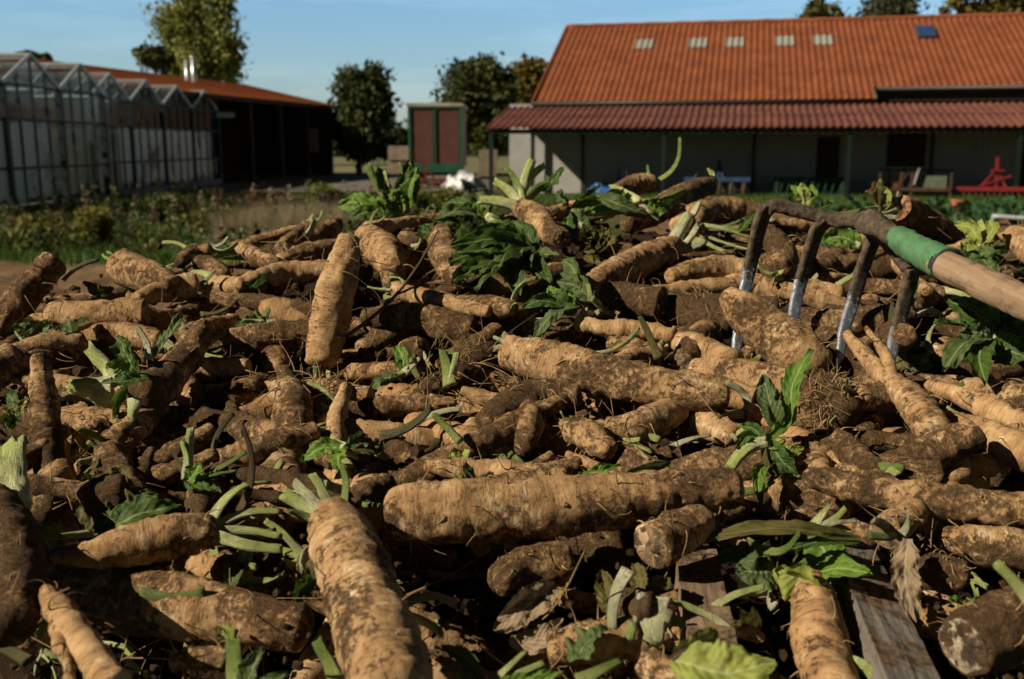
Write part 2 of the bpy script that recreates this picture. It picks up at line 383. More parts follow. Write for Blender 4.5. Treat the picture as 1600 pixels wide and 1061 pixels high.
def cut_face(parent, c, t, r, mat, seed):
    """the sliced end: a slightly domed uneven disc"""
    t = t/np.linalg.norm(t); up = np.array([0.1, 0.2, 1.0]); x = np.cross(t, up); x /= np.linalg.norm(x); y = np.cross(t, x)
    m = 28; V = [c+t*r*0.15]; rings = [0.18, 0.38, 0.58, 0.76, 0.9, 0.97]
    th = np.arange(m)*2*math.pi/m
    for k, a in enumerate(rings):
        rad = a*r*0.96*(1+(0.05+0.05*a)*vn(np.stack([np.cos(th)*1.7, np.sin(th)*1.7, th*0+seed], 1), seed))
        h = r*(0.15-0.05*a**6)+r*0.24*vn(np.stack([np.cos(th)*a*3, np.sin(th)*a*3, th*0+seed+.5], 1), seed+1)*(1-a**5)
        V += list(c+rad[:, None]*(np.cos(th)[:, None]*x+np.sin(th)[:, None]*y)+t*h[:, None])
    Q = []; Tt = [[0, 1+k, 1+(k+1) % m] for k in range(m)]
    for a in range(len(rings)-1):
        for k in range(m): Q.append([1+a*m+k, 1+(a+1)*m+k, 1+(a+1)*m+(k+1) % m, 1+a*m+(k+1) % m])
    return obj('cut_end', V, Q, Tt, mat, parent)
def hairs(parent, p, r, N, B, n, seed, length=0.03, name='rootlets', T=None):
    g = np.random.default_rng(seed+1000); mb = MB()
    for _ in range(n):
        i = g.integers(0, len(p)); a = g.uniform(0, 6.283); d = math.cos(a)*N[i]+math.sin(a)*B[i]
        s = p[i]+d*r[i]*0.97; L = length*g.uniform(0.3, 1.3)*min(1.0, max(0.4, p[i][1]/1.45)); c = g.normal(0, 0.55, 3); c2 = g.normal(0, 0.8, 3)
        t = np.linspace(0, 1, 6)[:, None]
        q = s+L*(d*t*0.7+c*t**1.5*0.8+c2*t**3*0.5+np.array([0, 0, -0.35])*t**2)
        mb.tube(q, np.linspace(0.0007, 0.00025, 6)*g.uniform(0.6, 1.7), 4, False)
    o = mb.build(name, M['hair'], parent, smooth=True); o['kind'] = 'stuff'; return o

def stalk_mesh(a, b, w, bend=0.0, side=None, thick=0.36, chan=0.35, seed=0, n=14, taper=0.7, flare=0.8, curl=None):
    """a ribbed, hollow-backed leaf stalk from a to b; w = width at the base"""
    a = np.asarray(a, float); b = np.asarray(b, float); d = b-a; L = np.linalg.norm(d); t = d/L
    view = CAM-(a+b)/2; view /= np.linalg.norm(view)
    sd = np.cross(t, view); sd /= np.linalg.norm(sd)+1e-9; nr = np.cross(sd, t)
    g = np.random.default_rng(seed); roll = g.uniform(-1.0, 1.0)+(math.pi if g.random() < 0.5 else 0)
    mid = (a+b)/2+sd*bend*L+nr*g.normal(0, 0.05)*L
    P = spline([a, (a+mid)/2+sd*bend*L*0.25, mid, (b+mid)/2+sd*bend*L*0.25, b], n)
    T = np.gradient(P, axis=0); T /= np.linalg.norm(T, axis=1)[:, None]
    V = []; U = []; m = 26; w = w*0.78
    for i in range(n):
        v = i/(n-1); wd = w*(1-(1-taper)*v)*(1+0.25*(1-v)**4*flare)*0.5
        ro = roll+0.5*v*g.uniform(0.9, 1.1)
        s2 = np.cross(T[i], nr); s2 /= np.linalg.norm(s2); n2 = np.cross(s2, T[i])
        x = s2*math.cos(ro)+n2*math.sin(ro); y = -s2*math.sin(ro)+n2*math.cos(ro)
        for k in range(m):
            c = 2*math.pi*k/m; u = math.cos(c); h = math.sin(c)
            hh = h*0.55-(chan*0.55*(1-u*u) if h > 0 else 0)
            rib = 1+0.05*math.cos(7*c)+0.05*math.cos(11*c+seed)
            V.append(P[i]+wd*rib*(x*u+y*hh)); U.append((k/m, v))
    Q = [[i*m+k, i*m+(k+1) % m, (i+1)*m+(k+1) % m, (i+1)*m+k] for i in range(n-1) for k in range(m)]
    V = np.array(V); V += 0.05*w*fbm(V*70, seed, 3)[:, None]*np.array([1, 1, 1])
    V[-m:] += (T[-1]*0.22*w*fbm(V[-m:]*160, seed+4, 2)[:, None])
    Tt = []
    for e, i in ((0, 0), (1, n-1)):
        V = np.vstack([V, V[i*m:(i+1)*m].mean(0)]); U.append((0.5, e)); ci = len(V)-1
        for k in range(m): Tt.append([i*m+(k+1) % m, i*m+k, ci] if e == 0 else [i*m+k, i*m+(k+1) % m, ci])
    return V, Q, Tt, np.array(U)
def leaf_mesh(a, b, w, bend=0.0, roll=0.0, fold=0.34, wave=0.22, teeth=0.07, seed=0, n=34, m=13, droop=0.0, shape=0.85, notch=0.0):
    """a toothed, crumpled leaf blade from stem a to tip b; w = full width"""
    if np.linalg.norm(np.asarray(b)-np.asarray(a)) < 0.3: w = w*0.82
    a = np.asarray(a, float); b = np.asarray(b, float); d = b-a; L = np.linalg.norm(d); t = d/L
    view = CAM-(a+b)/2; view = view/np.linalg.norm(view)*0.75+np.array([-0.35, -0.1, 0.6]); view /= np.linalg.norm(view)
    if roll == 0: roll = np.random.default_rng(seed+77).normal(0, 0.45)
    sd = np.cross(t, view); sd /= np.linalg.norm(sd)+1e-9; nr = np.cross(sd, t)
    x0 = sd*math.cos(roll)+nr*math.sin(roll); z0 = -sd*math.sin(roll)+nr*math.cos(roll)
    mid = (a+b)/2+sd*bend*L+nr*(0.10+droop)*L
    P = spline([a, mid, b], n); T = np.gradient(P, axis=0); T /= np.linalg.norm(T, axis=1)[:, None]
    g = np.random.default_rng(seed); ph = g.uniform(0, 6)
    v = np.linspace(0, 1, n); u = np.linspace(-1, 1, m)
    prof = np.sin(math.pi*np.clip(v, 0.03, 0.985)**shape)**0.62
    hw = np.zeros((n, m))
    for k, uu in enumerate(u):
        s = 0 if uu < 0 else 1
        nz = vn(np.stack([v*9+ph, v*0+s*5.5, v*0], 1), seed)
        saw = ((v*9+0.3*s+ph) % 1.0)
        hw[:, k] = 0.5*w*prof*(1+0.13*nz+teeth*(saw-0.5)*2)
    V = np.zeros((n, m, 3))
    for i in range(n):
        s2 = x0-T[i]*(x0@T[i]); s2 /= np.linalg.norm(s2); n2 = np.cross(s2, T[i])
        V[i] = P[i]+(u*hw[i])[:, None]*s2+(fold*np.abs(u)**1.3*hw[i])[:, None]*n2
    G = np.stack([np.repeat(v[:, None], m, 1)*6+ph, np.repeat(u[None], n, 0)*2.2, np.full((n, m), seed*1.7)], -1).reshape(-1, 3)
    wv = (fbm(G, seed, 3)*wave*w).reshape(n, m)*(0.25+np.abs(u)[None]**1.2)*np.clip(v*4, 0, 1)[:, None]
    V += wv[..., None]*z0
    i = np.arange(n-1)[:, None]*m; j = np.arange(m-1)[None]
    Q = np.stack([i+j, i+j+1, i+m+j+1, i+m+j], -1).reshape(-1, 4)
    U = np.stack([np.repeat((u*0.5+0.5)[None], n, 0), np.repeat(v[:, None], m, 1)], -1).reshape(-1, 2)
    return V.reshape(-1, 3), Q, U
def add_stalk(parent, a, b, w, mat='stalk', seed=0, bend=0.0, **k):
    V, Q, Tt, U = stalk_mesh(a, b, w, bend, seed=seed, **k)
    return obj('leaf_stalk', V, Q, Tt, M[mat], parent, uv=U)
def add_leaf(parent, a, b, w, mat='leaf', seed=0, name='leaf', origin=None, **k):
    V, Q, U = leaf_mesh(a, b, w, seed=seed, **k)
    return obj(name, V, Q, None, M[mat], parent, origin, uv=U)

SEED = [100]
HEROES = []
def lay(pts, lift=0.02, Y=None):
    """photo centre line (x, y, half-width) to points and radii on the heap"""
    P = []; R = []
    for i, (x, y, r) in enumerate(pts):
        q = hit(x, y, lift[i] if isinstance(lift, (list, tuple)) else lift) if Y is None else at(x, y, Y[i])
        P.append(q); R.append(r*((q-CAM)@FWD)/F)
    return np.array(P), np.array(R)
def sprout(o, base, specs, axis=None):
    for q, s in enumerate(specs):
        kind, tx, ty, dY, wpx, bend = s[:6]; mt = s[6] if len(s) > 6 else None; bp = s[7] if len(s) > 7 else None
        b0 = base if bp is None else at(bp[0], bp[1], base[1]+(bp[2] if len(bp) > 2 else 0))
        tip = at(tx, ty, base[1]+dY); f = ((base-CAM)@FWD)/F; SEED[0] += 1
        if kind == 's': add_stalk(o, b0, tip, wpx*f, mt or 'stalk', SEED[0], bend)
        else:
            kw = s[8] if len(s) > 8 else {}
            add_leaf(o, b0, tip, wpx*f, mt or 'leaf', SEED[0], bend=bend, **kw)
def H(nick, label, pts, lift=0.02, Y=None, caps='rr', dirt=0.5, hue=0.3, hair=14, lump=0.09, forks=(), cutmat=('cut', 'cut'), crown=None, cend=0, hairlen=0.028, group='chicory roots heaped in the pile', cat='root'):
    SEED[0] += 3; sd = SEED[0]
    P, R = lay(pts, lift, Y)
    org = np.array([P[:, 0].mean(), P[:, 1].mean(), (P[:, 2]-R).min()])
    o, p, r, T, N, B = root_body('chicory_root', P, R, caps, lump, seed=sd, origin=org, color=(min(.85, max(.25, dirt*0.92+np.random.default_rng(sd+5).normal(0, .06))), hue, 0))
    tag(o, label, cat, group)
    for e in (0, 1):
        if caps[e] == 'c':
            i = 0 if e == 0 else -1
            cut_face(o, p[i], -T[0] if e == 0 else T[-1], r[i], M[cutmat[e]], sd)
    for fk in forks:
        fp = fk[0]; fy = fk[1] if len(fk) > 1 else None
        fP, fR = lay(fp, lift if not isinstance(lift, (list, tuple)) else lift[0], fy)
        fo, *_ = root_body('side_root', fP, fR, 'rt', lump, seed=sd+1, parent=o, color=(dirt, hue, 0))
    if hair: hairs(o, p, r, N, B, int(hair*1.6), sd, hairlen)
    if crown: sprout(o, p[0] if cend == 0 else p[-1], crown)
    elif sd % 2 == 0 and P[:, 1].mean() > 0.9 and R.max() > 0.013:
        e = 0 if R[0] >= R[-1] else -1; dv0 = -T[0] if e == 0 else T[-1]; gq = np.random.default_rng(sd)
        for q in range(int(gq.integers(3, 6))):
            dv = dv0+gq.normal(0, .42, 3)+np.array([0, 0, .25]); dv /= np.linalg.norm(dv); st = p[e]+gq.normal(0, .35, 3)*r[e]
            add_stalk(o, st, st+dv*(r[e]*.6+gq.uniform(.018, .045)), gq.uniform(.008, .014), str(gq.choice(['stalk', 'stalk_w', 'stalk', 'stalk_g'])), sd+q, gq.normal(0, .1))
    HEROES.append((nick, label, P.mean(0), pts))
    return o

# ------------------------------------------------------------------ the heap's earth
def crest(x):
    return np.interp(x, [-2.2, -1.2, -0.95, -0.78, -0.45, 0.0, 0.6, 1.0, 1.3, 2.2], [1.55, 1.60, 1.72, 1.95, 2.28, 2.52, 2.42, 2.2, 2.05, 1.9])
def build_heap():
    xs = np.concatenate([np.linspace(-3.2, -1.5, 24)[:-1], np.linspace(-1.5, 1.7, 260), np.linspace(1.7, 3.4, 24)[1:]])
    ys = np.concatenate([np.linspace(-0.9, 0.5, 20)[:-1], np.linspace(0.5, 2.8, 200), np.linspace(2.8, 4.8, 40)[1:]])
    X, Yg = np.meshgrid(xs, ys, indexing='ij')
    Z = Z0+SLOPE*Yg-0.115-0.07*np.clip((1.15-Yg)/0.4, 0, 1)
    G = np.stack([X, Yg, X*0], -1).reshape(-1, 3)
    Z = Z+(fbm(G*9, 3, 5, 0.6)*0.020).reshape(X.shape)+(fbm(G*60, 4, 3, 0.6)*0.006).reshape(X.shape)
    Yc = crest(X)+0.02
    over = np.clip(Yg-Yc, 0, None); Z = Z-over*1.05-over**2*0.1-SLOPE*over
    under = np.clip(0.55-Yg, 0, None); Z = Z-under*1.6
    side = np.clip(np.abs(X-0.1)-1.5, 0, None); Z = Z-side*1.0
    Z = np.maximum(Z, -0.05)
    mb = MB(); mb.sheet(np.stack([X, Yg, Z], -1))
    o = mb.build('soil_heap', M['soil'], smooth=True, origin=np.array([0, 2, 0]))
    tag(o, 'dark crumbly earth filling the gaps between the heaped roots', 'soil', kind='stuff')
build_heap()
ICO = None
def clods():
    g = np.random.default_rng(5); import bmesh
    bm = bmesh.new(); bmesh.ops.create_icosphere(bm, subdivisions=1, radius=1); V0 = np.array([v.co[:] for v in bm.verts]); T0 = np.array([[v.index for v in f.verts] for f in bm.faces]); bm.free()
    mb = MB()
    for i in range(5200):
        px, py = g.uniform(-60, 1660), g.uniform(300, 1090)
        q = hit(px, py, g.uniform(-0.09, -0.03) if g.random() < 0.75 else g.uniform(-0.03, 0.0))
        if q[1] > crest(q[0]): continue
        s = g.lognormal(-5.6, 0.5)*(q[1]*0.8); s = min(s, 0.014)
        V = V0*(1+0.35*vn(V0*1.5+i*3.3, i % 50))[:, None]*s*g.uniform(0.6, 1.3, 3)
        mb.add(V+q, None, T0)
    o = mb.build('soil_crumbs', M['soil2'], origin=np.array([0, 1.5, 1.3]))
    tag(o, 'loose crumbs of brown earth scattered through the root heap', 'soil', kind='stuff')
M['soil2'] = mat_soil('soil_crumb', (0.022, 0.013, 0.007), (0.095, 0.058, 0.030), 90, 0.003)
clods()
def fibres():
    g = np.random.default_rng(6); mb = MB()
    for i in range(230):
        px, py = g.uniform(-20, 1620), g.uniform(330, 1070); q = hit(px, py, g.uniform(-0.07, 0.012))
        if q[1] > crest(q[0])-0.03: continue
        d = g.normal(0, 1, 3)*[1, 0.7, 0.45]; d /= np.linalg.norm(d); c = g.normal(0, 0.9, 3); c3 = g.normal(0, 1.1, 3); t = np.linspace(0, 1, 7)[:, None]; L = g.uniform(0.012, 0.045)
        mb.tube(q+L*(d*t+c*t*t+c3*t**3*.6), g.uniform(0.0003, 0.0009), 4, False)
    o = mb.build('root_fibres', M['hair'], smooth=True, origin=np.array([0, 1.5, 1.3]))
    tag(o, 'fine hair-like root fibres strewn over the heap', 'root fibre', kind='stuff')
fibres()

# ------------------------------------------------------------------ the fork in the heap
def mat_wood(name, a, b, along, dirt=0.3, sc=60, top=None):
    m = NT(name); rc = m.attr('rc').outputs['Vector']; n = m.noise(m.vec(rc, along), sc, 6, 0.6, 0.4); d = m.noise(rc, 24, 8, 0.7)
    c = m.mix(m.rng(n, 0.3, 0.7), a, b); c = m.mix(m.math('MULTIPLY', m.rng(d, 0.52, 0.66), dirt), c, (0.085, 0.055, 0.03))
    if top:
        s = m.n('SeparateXYZ'); m.l(rc, s.inputs[0]); e = m.rng(m.math('ADD', s.outputs[2], m.math('MULTIPLY', m.math('SUBTRACT', d, 0.55), 0.06)), top-0.006, top-0.0005)
        c = m.mix(e, c, m.mix(m.rng(m.noise(rc, 150, 6, 0.7), 0.4, 0.62), (0.06, 0.038, 0.02), (0.20, 0.135, 0.08)))
    m.col(c); m.rough(0.8); m.bump(m.math('ADD', n, m.math('MULTIPLY', d, 0.9)), 0.9, 0.003); return m.m
M['ash'] = mat_wood('ash_handle', (0.20, 0.125, 0.072), (0.37, 0.255, 0.160), (1, 1, 0.06), 0.75, 70)
M['plank'] = mat_wood('weathered_plank', (0.115, 0.10, 0.082), (0.25, 0.225, 0.19), (1, 0.08, 1), 0.45, 55, 0.055)
M['plank_b'] = mat_wood('brown_plank', (0.15, 0.10, 0.062), (0.29, 0.205, 0.13), (1, 0.08, 1), 0.7, 55, 0.0275)
def mat_iron(name, thr):
    m = NT(name); rc = m.attr('rc').outputs['Vector']; s = m.n('SeparateXYZ'); m.l(rc, s.inputs[0])
    n = m.noise(rc, 70, 8, 0.7); mud = m.mix(m.rng(n, 0.35, 0.68), (0.030, 0.020, 0.012), (0.155, 0.115, 0.078))
    e = m.math('ADD', s.outputs[2], m.math('MULTIPLY', m.math('SUBTRACT', m.noise(rc, 45, 7, 0.75), 0.5), 0.22))
    f = m.math('MULTIPLY', m.rng(e, thr-0.004, thr+0.006), m.rng(m.noise(rc, 95, 6, 0.7), 0.68, 0.55))
    c = m.mix(f, mud, (0.34, 0.37, 0.42)); m.col(c); m.rough(m.math('SUBTRACT', 0.9, m.math('MULTIPLY', f, 0.42)))
    m.l(m.math('MULTIPLY', f, 0.5), m.b.inputs['Metallic']); m.bump(m.math('MULTIPLY', n, m.math('SUBTRACT', 1.15, f)), 1.0, 0.004); return m.m
def sweep_rect(P, wv, w, t, n=40, m=20, power=5, seed=0, rough=0.0006):
    """flat forged bar: rounded rectangle swept along P; wv = direction of the broad side"""
    K = np.hstack([np.asarray(P, float), np.asarray(w, float)[:, None], np.asarray(t, float)[:, None]]); S = spline(K, n); p = S[:, :3]
    T = np.gradient(p, axis=0); T /= np.linalg.norm(T, axis=1)[:, None]; V = []; RC = []
    s = np.concatenate([[0], np.cumsum(np.linalg.norm(np.diff(p, axis=0), axis=1))]); wv = np.asarray(wv, float)
    for i in range(n):
        x = wv-T[i]*(wv@T[i]); x /= np.linalg.norm(x); y = np.cross(T[i], x)
        for k in range(m):
            a = 2*math.pi*k/m; c, d = math.cos(a), math.sin(a); q = (abs(c)**power+abs(d)**power)**(-1/power)
            V.append(p[i]+x*c*q*S[i, 3]/2+y*d*q*S[i, 4]/2); RC.append((c*q*S[i, 3]/2, d*q*S[i, 4]/2, s[i]))
    V = np.array(V); RC = np.array(RC); V += rough*fbm(V*120, seed, 3)[:, None]
    Q = [[i*m+k, i*m+(k+1) % m, (i+1)*m+(k+1) % m, (i+1)*m+k] for i in range(n-1) for k in range(m)]
    V = np.vstack([V, V[:m].mean(0), V[-m:].mean(0)]); RC = np.vstack([RC, [0, 0, 0], [0, 0, s[-1]]]); k = np.arange(m); k2 = (k+1) % m
    Tt = np.vstack([np.stack([k2, k, k*0+n*m], 1), np.stack([(n-1)*m+k, (n-1)*m+k2, k*0+n*m+1], 1)])
    return V, Q, Tt, RC
def build_fork():
    neck = at(1362, 352, 1.43)
    fk = empty('digging_fork', neck, 'four-tined digging fork with green socket and wooden handle stuck in the heap', 'fork')
    def ax(Y): return np.array([0.23+0.204*Y, Y, 1.603-0.02*Y+0.004*(Y-1)])
    A = [at(x, y, Y) for x, y, Y in ((1680, 511, 1.005), (1600, 473, 1.09), (1535, 442, 1.165), (1470, 411, 1.245))]
    for a, tail in ((0, 0.0),): pass
    d = A[0]-A[1]; d /= np.linalg.norm(d)
    Hn = [A[0]+d*1.05, A[0]+d*0.5]+A
    o, *_ = root_body('handle', Hn, [0.0180]*2+[0.0184, 0.0186, 0.0188, 0.0190], 'rr', 0.012, 0.00015, 3, M['ash'], fk)
    # green socket cone
    S = [at(1478, 414, 1.235), at(1440, 394, 1.29), at(1418, 382, 1.325), at(1403, 373, 1.35)]
    gm = NT('green_paint'); rc = gm.attr('rc').outputs['Vector']; n = gm.noise(rc, 45, 8, 0.7)
    gm.col(gm.mix(gm.rng(n, 0.44, 0.62), (0.075, 0.205, 0.095), gm.mix(gm.rng(gm.noise(rc, 160, 4), 0.4, 0.6), (0.11, 0.075, 0.045), (0.05, 0.17, 0.06)))); gm.rough(0.65); gm.bump(n, 0.5, 0.0012)
    root_body('socket', S, [0.0214, 0.0202, 0.0182, 0.0164], 'cr', 0.02, 0.0001, 4, gm.m, fk)
    mb = MB(); e = S[0]-S[1]; e /= np.linalg.norm(e); mb.tube([S[0]-e*0.004, S[0]+e*0.0035], 0.0218, 28); mb.build('socket_rim', simple('dark_rim', (0.03, 0.035, 0.03), 0.6), fk, smooth=True)
    iron = mat_iron('muddy_iron', 900.0)
    Nk = [at(1406, 374, 1.345), at(1376, 358, 1.39), at(1362, 350, 1.42), at(1352, 347, 1.44)]
    root_body('neck', Nk, [0.0142, 0.0140, 0.0190, 0.0172], 'rr', 0.10, 0.0014, 5, iron, fk)
    # crossbar: from the first tine over to the fourth
    C = [at(1196, 330, 1.485), at(1212, 322, 1.487), at(1250, 330, 1.482), at(1300, 343, 1.47), at(1352, 349, 1.45), at(1392, 385, 1.435), at(1420, 420, 1.41)]
    V, Q, Tt, RC = sweep_rect(C, (0, 0.2, 1), [0.019, 0.022, 0.021, 0.021, 0.024, 0.021, 0.019], [0.016]*7, 60, 24, 3, 3, 0.0016); obj('crossbar', V, Q, Tt, iron, fk, attrs={'rc': RC})
    W = (0.88, 0.47, 0.0)
    tines = [([(1200, 322, 1.487), (1189, 345, 1.487), (1176, 400, 1.475), (1165, 450, 1.455), (1153, 530, 1.42), (1148, 580, 1.39)], 0.105),
             ([(1290, 346, 1.475), (1276, 362, 1.475), (1262, 405, 1.465), (1246, 460, 1.445), (1236, 520, 1.41), (1228, 570, 1.38)], 0.095),
             ([(1366, 362, 1.45), (1360, 385, 1.45), (1346, 425, 1.44), (1330, 480, 1.41), (1318, 520, 1.385), (1308, 580, 1.35)], 0.115),
             ([(1424, 420, 1.41), (1422, 440, 1.41), (1412, 475, 1.395), (1402, 515, 1.37), (1394, 548, 1.34), (1384, 600, 1.31)], 0.10)]
    for k, (pp, thr) in enumerate(tines):
        P = [at(*q) for q in pp]; wd = [0.023, 0.024, 0.0225, 0.020, 0.017, 0.011]
        V, Q, Tt, RC = sweep_rect(P, W, wd, [0.013, 0.011, 0.009, 0.008, 0.007, 0.005], 60, 24, 6, k+9, 0.0012)
        obj('tine', V, Q, Tt, mat_iron('tine_iron', thr), fk, attrs={'rc': RC})
build_fork()

def timber(name, label, corners_top, Ys, wpx, depth, mat, seed, dxl=0.0):
    """a board whose top runs along the photo line; wpx widths at its two ends"""
    (x0, y0), (x1, y1) = corners_top; a = at(x0, y0, Ys[0]); b = at(x1, y1, Ys[1]); d = b-a; d /= np.linalg.norm(d)
    w0 = wpx[0]*((a-CAM)@FWD)/F; w1 = wpx[1]*((b-CAM)@FWD)/F; w = (w0+w1)/2
    x = np.cross(d, (0, 0, 1)); x /= np.linalg.norm(x); z = np.cross(x, d); x, z = x*math.cos(dxl)+z*math.sin(dxl), z*math.cos(dxl)-x*math.sin(dxl)
    n, m = 60, 48; L = np.linalg.norm(b-a); V = []; RC = []
    for i in range(n):
        for k in range(m):
            t = k/m*4; sg = int(t); f = t-sg
            u, h = [(-0.5+f, 0.5), (0.5, 0.5-f), (0.5-f, -0.5), (-0.5, -0.5+f)][sg]
            s = L*i/(n-1); V.append(a+d*s+x*u*w*0.99+z*(h*depth-depth/2)); RC.append((u*w, s, h*depth))
    V = np.array(V); RC = np.array(RC); ff = fbm(RC*np.array([220, 14, 220])+seed, seed, 3)*0.0006+fbm(RC*50+seed, seed+1, 3)*0.0007
    V = V+ff[:, None]*(V-(a+d*RC[:, 1:2]-z*depth/2))/np.linalg.norm(V-(a+d*RC[:, 1:2]-z*depth/2), axis=1)[:, None]
    Q = [[i*m+k, (i+1)*m+k, (i+1)*m+(k+1) % m, i*m+(k+1) % m] for i in range(n-1) for k in range(m)]
    V = np.vstack([V, V[:m].mean(0), V[-m:].mean(0)]); RC = np.vstack([RC, [0, 0, 0], [0, L, 0]]); k = np.arange(m); k2 = (k+1) % m
    Tt = np.vstack([np.stack([k, k2, k*0+n*m], 1), np.stack([(n-1)*m+k2, (n-1)*m+k, k*0+n*m+1], 1)])
    o = obj(name, V, Q, Tt, mat, attrs={'rc': RC}, smooth=False); tag(o, label, 'timber', 'boards of the crate under the heap'); return o
timber('wooden_beam', 'thick grey squared timber beam sloping under the roots at lower right with earth on top', ((1328, 842), (1462, 1130)), (1.00, 0.625), (66, 112), 0.11, M['plank'], 11, 0.24)
timber('wooden_board', 'brown squared board end showing between the roots beside the yellowish leaf', ((1086, 852), (1138, 1130)), (0.95, 0.63), (60, 94), 0.055, M['plank_b'], 12)

# ------------------------------------------------------------------ roots one can point to in the photograph
H('the leaning root at the far left', 'stout root leaning up to the right at the far left edge of the heap', [(8, 512, 24), (42, 458, 26), (84, 408, 22)], Y=(1.54, 1.58, 1.62), caps='rc', dirt=.45)
H('the root with a pale blunt end', 'short fat root on the left crest with its pale blunt end facing left', [(190, 417, 27), (222, 428, 27), (270, 446, 18)], lift=.035, caps='cr', dirt=.55, hair=4)
H('the thick sawn root on the left', 'thick horizontal root on the left with a dark sawn right end', [(85, 492, 21), (150, 494, 26), (226, 492, 25)], lift=.02, caps='rc', dirt=.55, cutmat=('cut', 'cut'))
H('the blunt orange root', 'short orange-tan root with blunt right end behind the thick sawn one', [(215, 470, 13), (255, 455, 18), (300, 448, 22)], lift=.025, caps='tr', dirt=.35, hue=.6, hair=3)
H('the broad tan root', 'broad smooth tan root half covered under the thick sawn root at left', [(18, 566, 26), (70, 548, 26), (125, 538, 20)], lift=0.0, dirt=.42)
H('the upright dark finger root', 'dark finger-shaped root standing upright near the left edge', [(62, 560, 14), (68, 620, 21), (74, 680, 24), (80, 740, 25)], Y=(1.15, 1.13, 1.11, 1.08), caps='rr', dirt=.6, hair=5)
H('the crowned diagonal root', 'knobbly diagonal root with pale stalks and dark leaves at its lower left end', [(318, 512, 14), (298, 545, 22), (268, 585, 29), (222, 622, 33)], lift=.035, dirt=.55, lump=.16,
  forks=(([(298, 540, 12), (285, 515, 11), (292, 500, 8)],),), cend=-1,
  crown=[('s', 140, 545, .02, 44, .05, 'stalk', (182, 600)), ('s', 112, 602, .0, 62, -.05, 'stalk', (178, 612)), ('l', 165, 572, .0, 38, .1, 'leaf_b', (215, 590)), ('l', 178, 655, -.04, 22, .1, 'leaf_b', (208, 600)), ('l', 160, 598, -.04, 30, -.1, 'leaf', (232, 590, -.03)),
         ('l', 185, 525, .05, 42, 0, 'leaf', (215, 588, .02)), ('s', 212, 510, .06, 16, .1, 'stalk_w', (232, 560, .04)), ('s', 205, 655, -.05, 26, .0, 'stalk', (212, 625, -.03)), ('l', 285, 490, .08, 34, .1, 'leaf_g', (238, 560, .05))])
H('the slim clean root', 'slim clean tan root lying level right of the crowned diagonal one', [(292, 571, 13), (340, 573, 15), (385, 575, 13)], lift=.0, dirt=.35, hair=4)
H('the dirty slanting left root', 'dirty brown root slanting up beside the mouldy clump at lower left', [(170, 705, 24), (205, 672, 22), (248, 638, 17)], lift=.015, dirt=.68)
H('the round hairy stub', 'round stubby root end left of the dirty slanting root', [(112, 682, 12), (145, 672, 17), (170, 668, 12)], lift=-.005, dirt=.5, hair=20)
H('the round muddy root', 'round muddy root end pointing at the viewer in the left middle', [(352, 650, 36), (380, 630, 34), (410, 600, 22)], lift=-.02, dirt=.8, lump=.14)
H('the shaded brown root', 'brown half-shaded root lying flat left of the tall upright root', [(358, 532, 20), (425, 526, 23), (502, 520, 20)], lift=.0, dirt=.6)
H('the long thin shaded root', 'long thin dark root running level behind the tall upright root', [(335, 466, 10), (410, 474, 14), (500, 487, 13)], lift=.012, dirt=.55)
H('the curved tan root', 'curved tan root lying just below the left crest with a thin left tip', [(372, 446, 13), (405, 438, 18), (450, 426, 17), (525, 422, 16)], lift=.025, dirt=.38, caps='tr')
H('the tall upright root', 'tall tan root standing upright in the left middle of the heap', [(544, 375, 17), (536, 415, 26), (521, 470, 31), (511, 520, 30), (503, 562, 24)], Y=(1.50, 1.485, 1.465, 1.45, 1.43), caps='rr', dirt=.40, hair=18, lump=.07)
H('the small left crest root', 'small reddish-brown root slanting down at the left end of the crest row', [(376, 388, 9), (400, 400, 13), (432, 416, 13)], lift=.02, dirt=.5, hair=3)
H('the little round-topped root', 'little pale-tipped root leaning right on the left crest', [(442, 386, 11), (462, 370, 12), (482, 355, 12)], lift=.03, caps='cc', cutmat=('cut_white', 'cut'), dirt=.4, hair=8)
H('the bent tan root', 'tan root bent along the crest under the little pale-tipped one', [(438, 408, 13), (480, 396, 16), (536, 386, 15)], lift=.022, dirt=.5)
H('the stubby root behind the tip', 'stubby brown root behind the top of the tall upright root on its left', [(468, 376, 14), (500, 366, 19), (522, 352, 15)], lift=.02, dirt=.55, crown=[('s', 490, 343, .0, 16, .1, 'stalk_w', (478, 370))])
H('the lumpy root', 'lumpy root sloping down right of the tall upright root with a narrow lower end', [(572, 372, 20), (600, 392, 26), (612, 420, 20), (605, 446, 9)], lift=.03, dirt=.45, hair=20, lump=.16)
H('the thin root with a red tip', 'thin root lying across the crest with a reddish frayed right tip', [(575, 360, 15), (610, 354, 12), (650, 345, 8), (688, 338, 7)], lift=.04, dirt=.4, hair=8)
H('the dark rounded crest root', 'dark rounded root below the thin one that has a reddish tip', [(588, 352, 18), (620, 372, 24), (650, 392, 22)], lift=.005, dirt=.75)
H('the hairy root with a green cut end', 'hairy root in the upper middle with a pale green cut end', [(692, 368, 20), (694, 395, 24), (706, 420, 22), (718, 440, 15)], lift=.03, caps='rc', cutmat=('cut', 'cut_white'), dirt=.6, hair=40)
H('the straight pale root', 'straight pale root sloping down to the right in the upper middle', [(620, 454, 14), (665, 465, 14), (715, 477, 12), (762, 487, 10)], lift=.035, caps='rr', dirt=.3, hair=6)
H('the muddy thick root', 'thick mud-coated root under the straight pale one', [(572, 496, 15), (630, 498, 24), (690, 508, 27), (735, 514, 22)], lift=.01, dirt=.7, hair=16, crown=[('s', 752, 520, .0, 22, .1, 'stalk_w', (728, 505)), ('s', 765, 535, .0, 14, .1, 'stalk_d', (735, 520))], cend=-1)
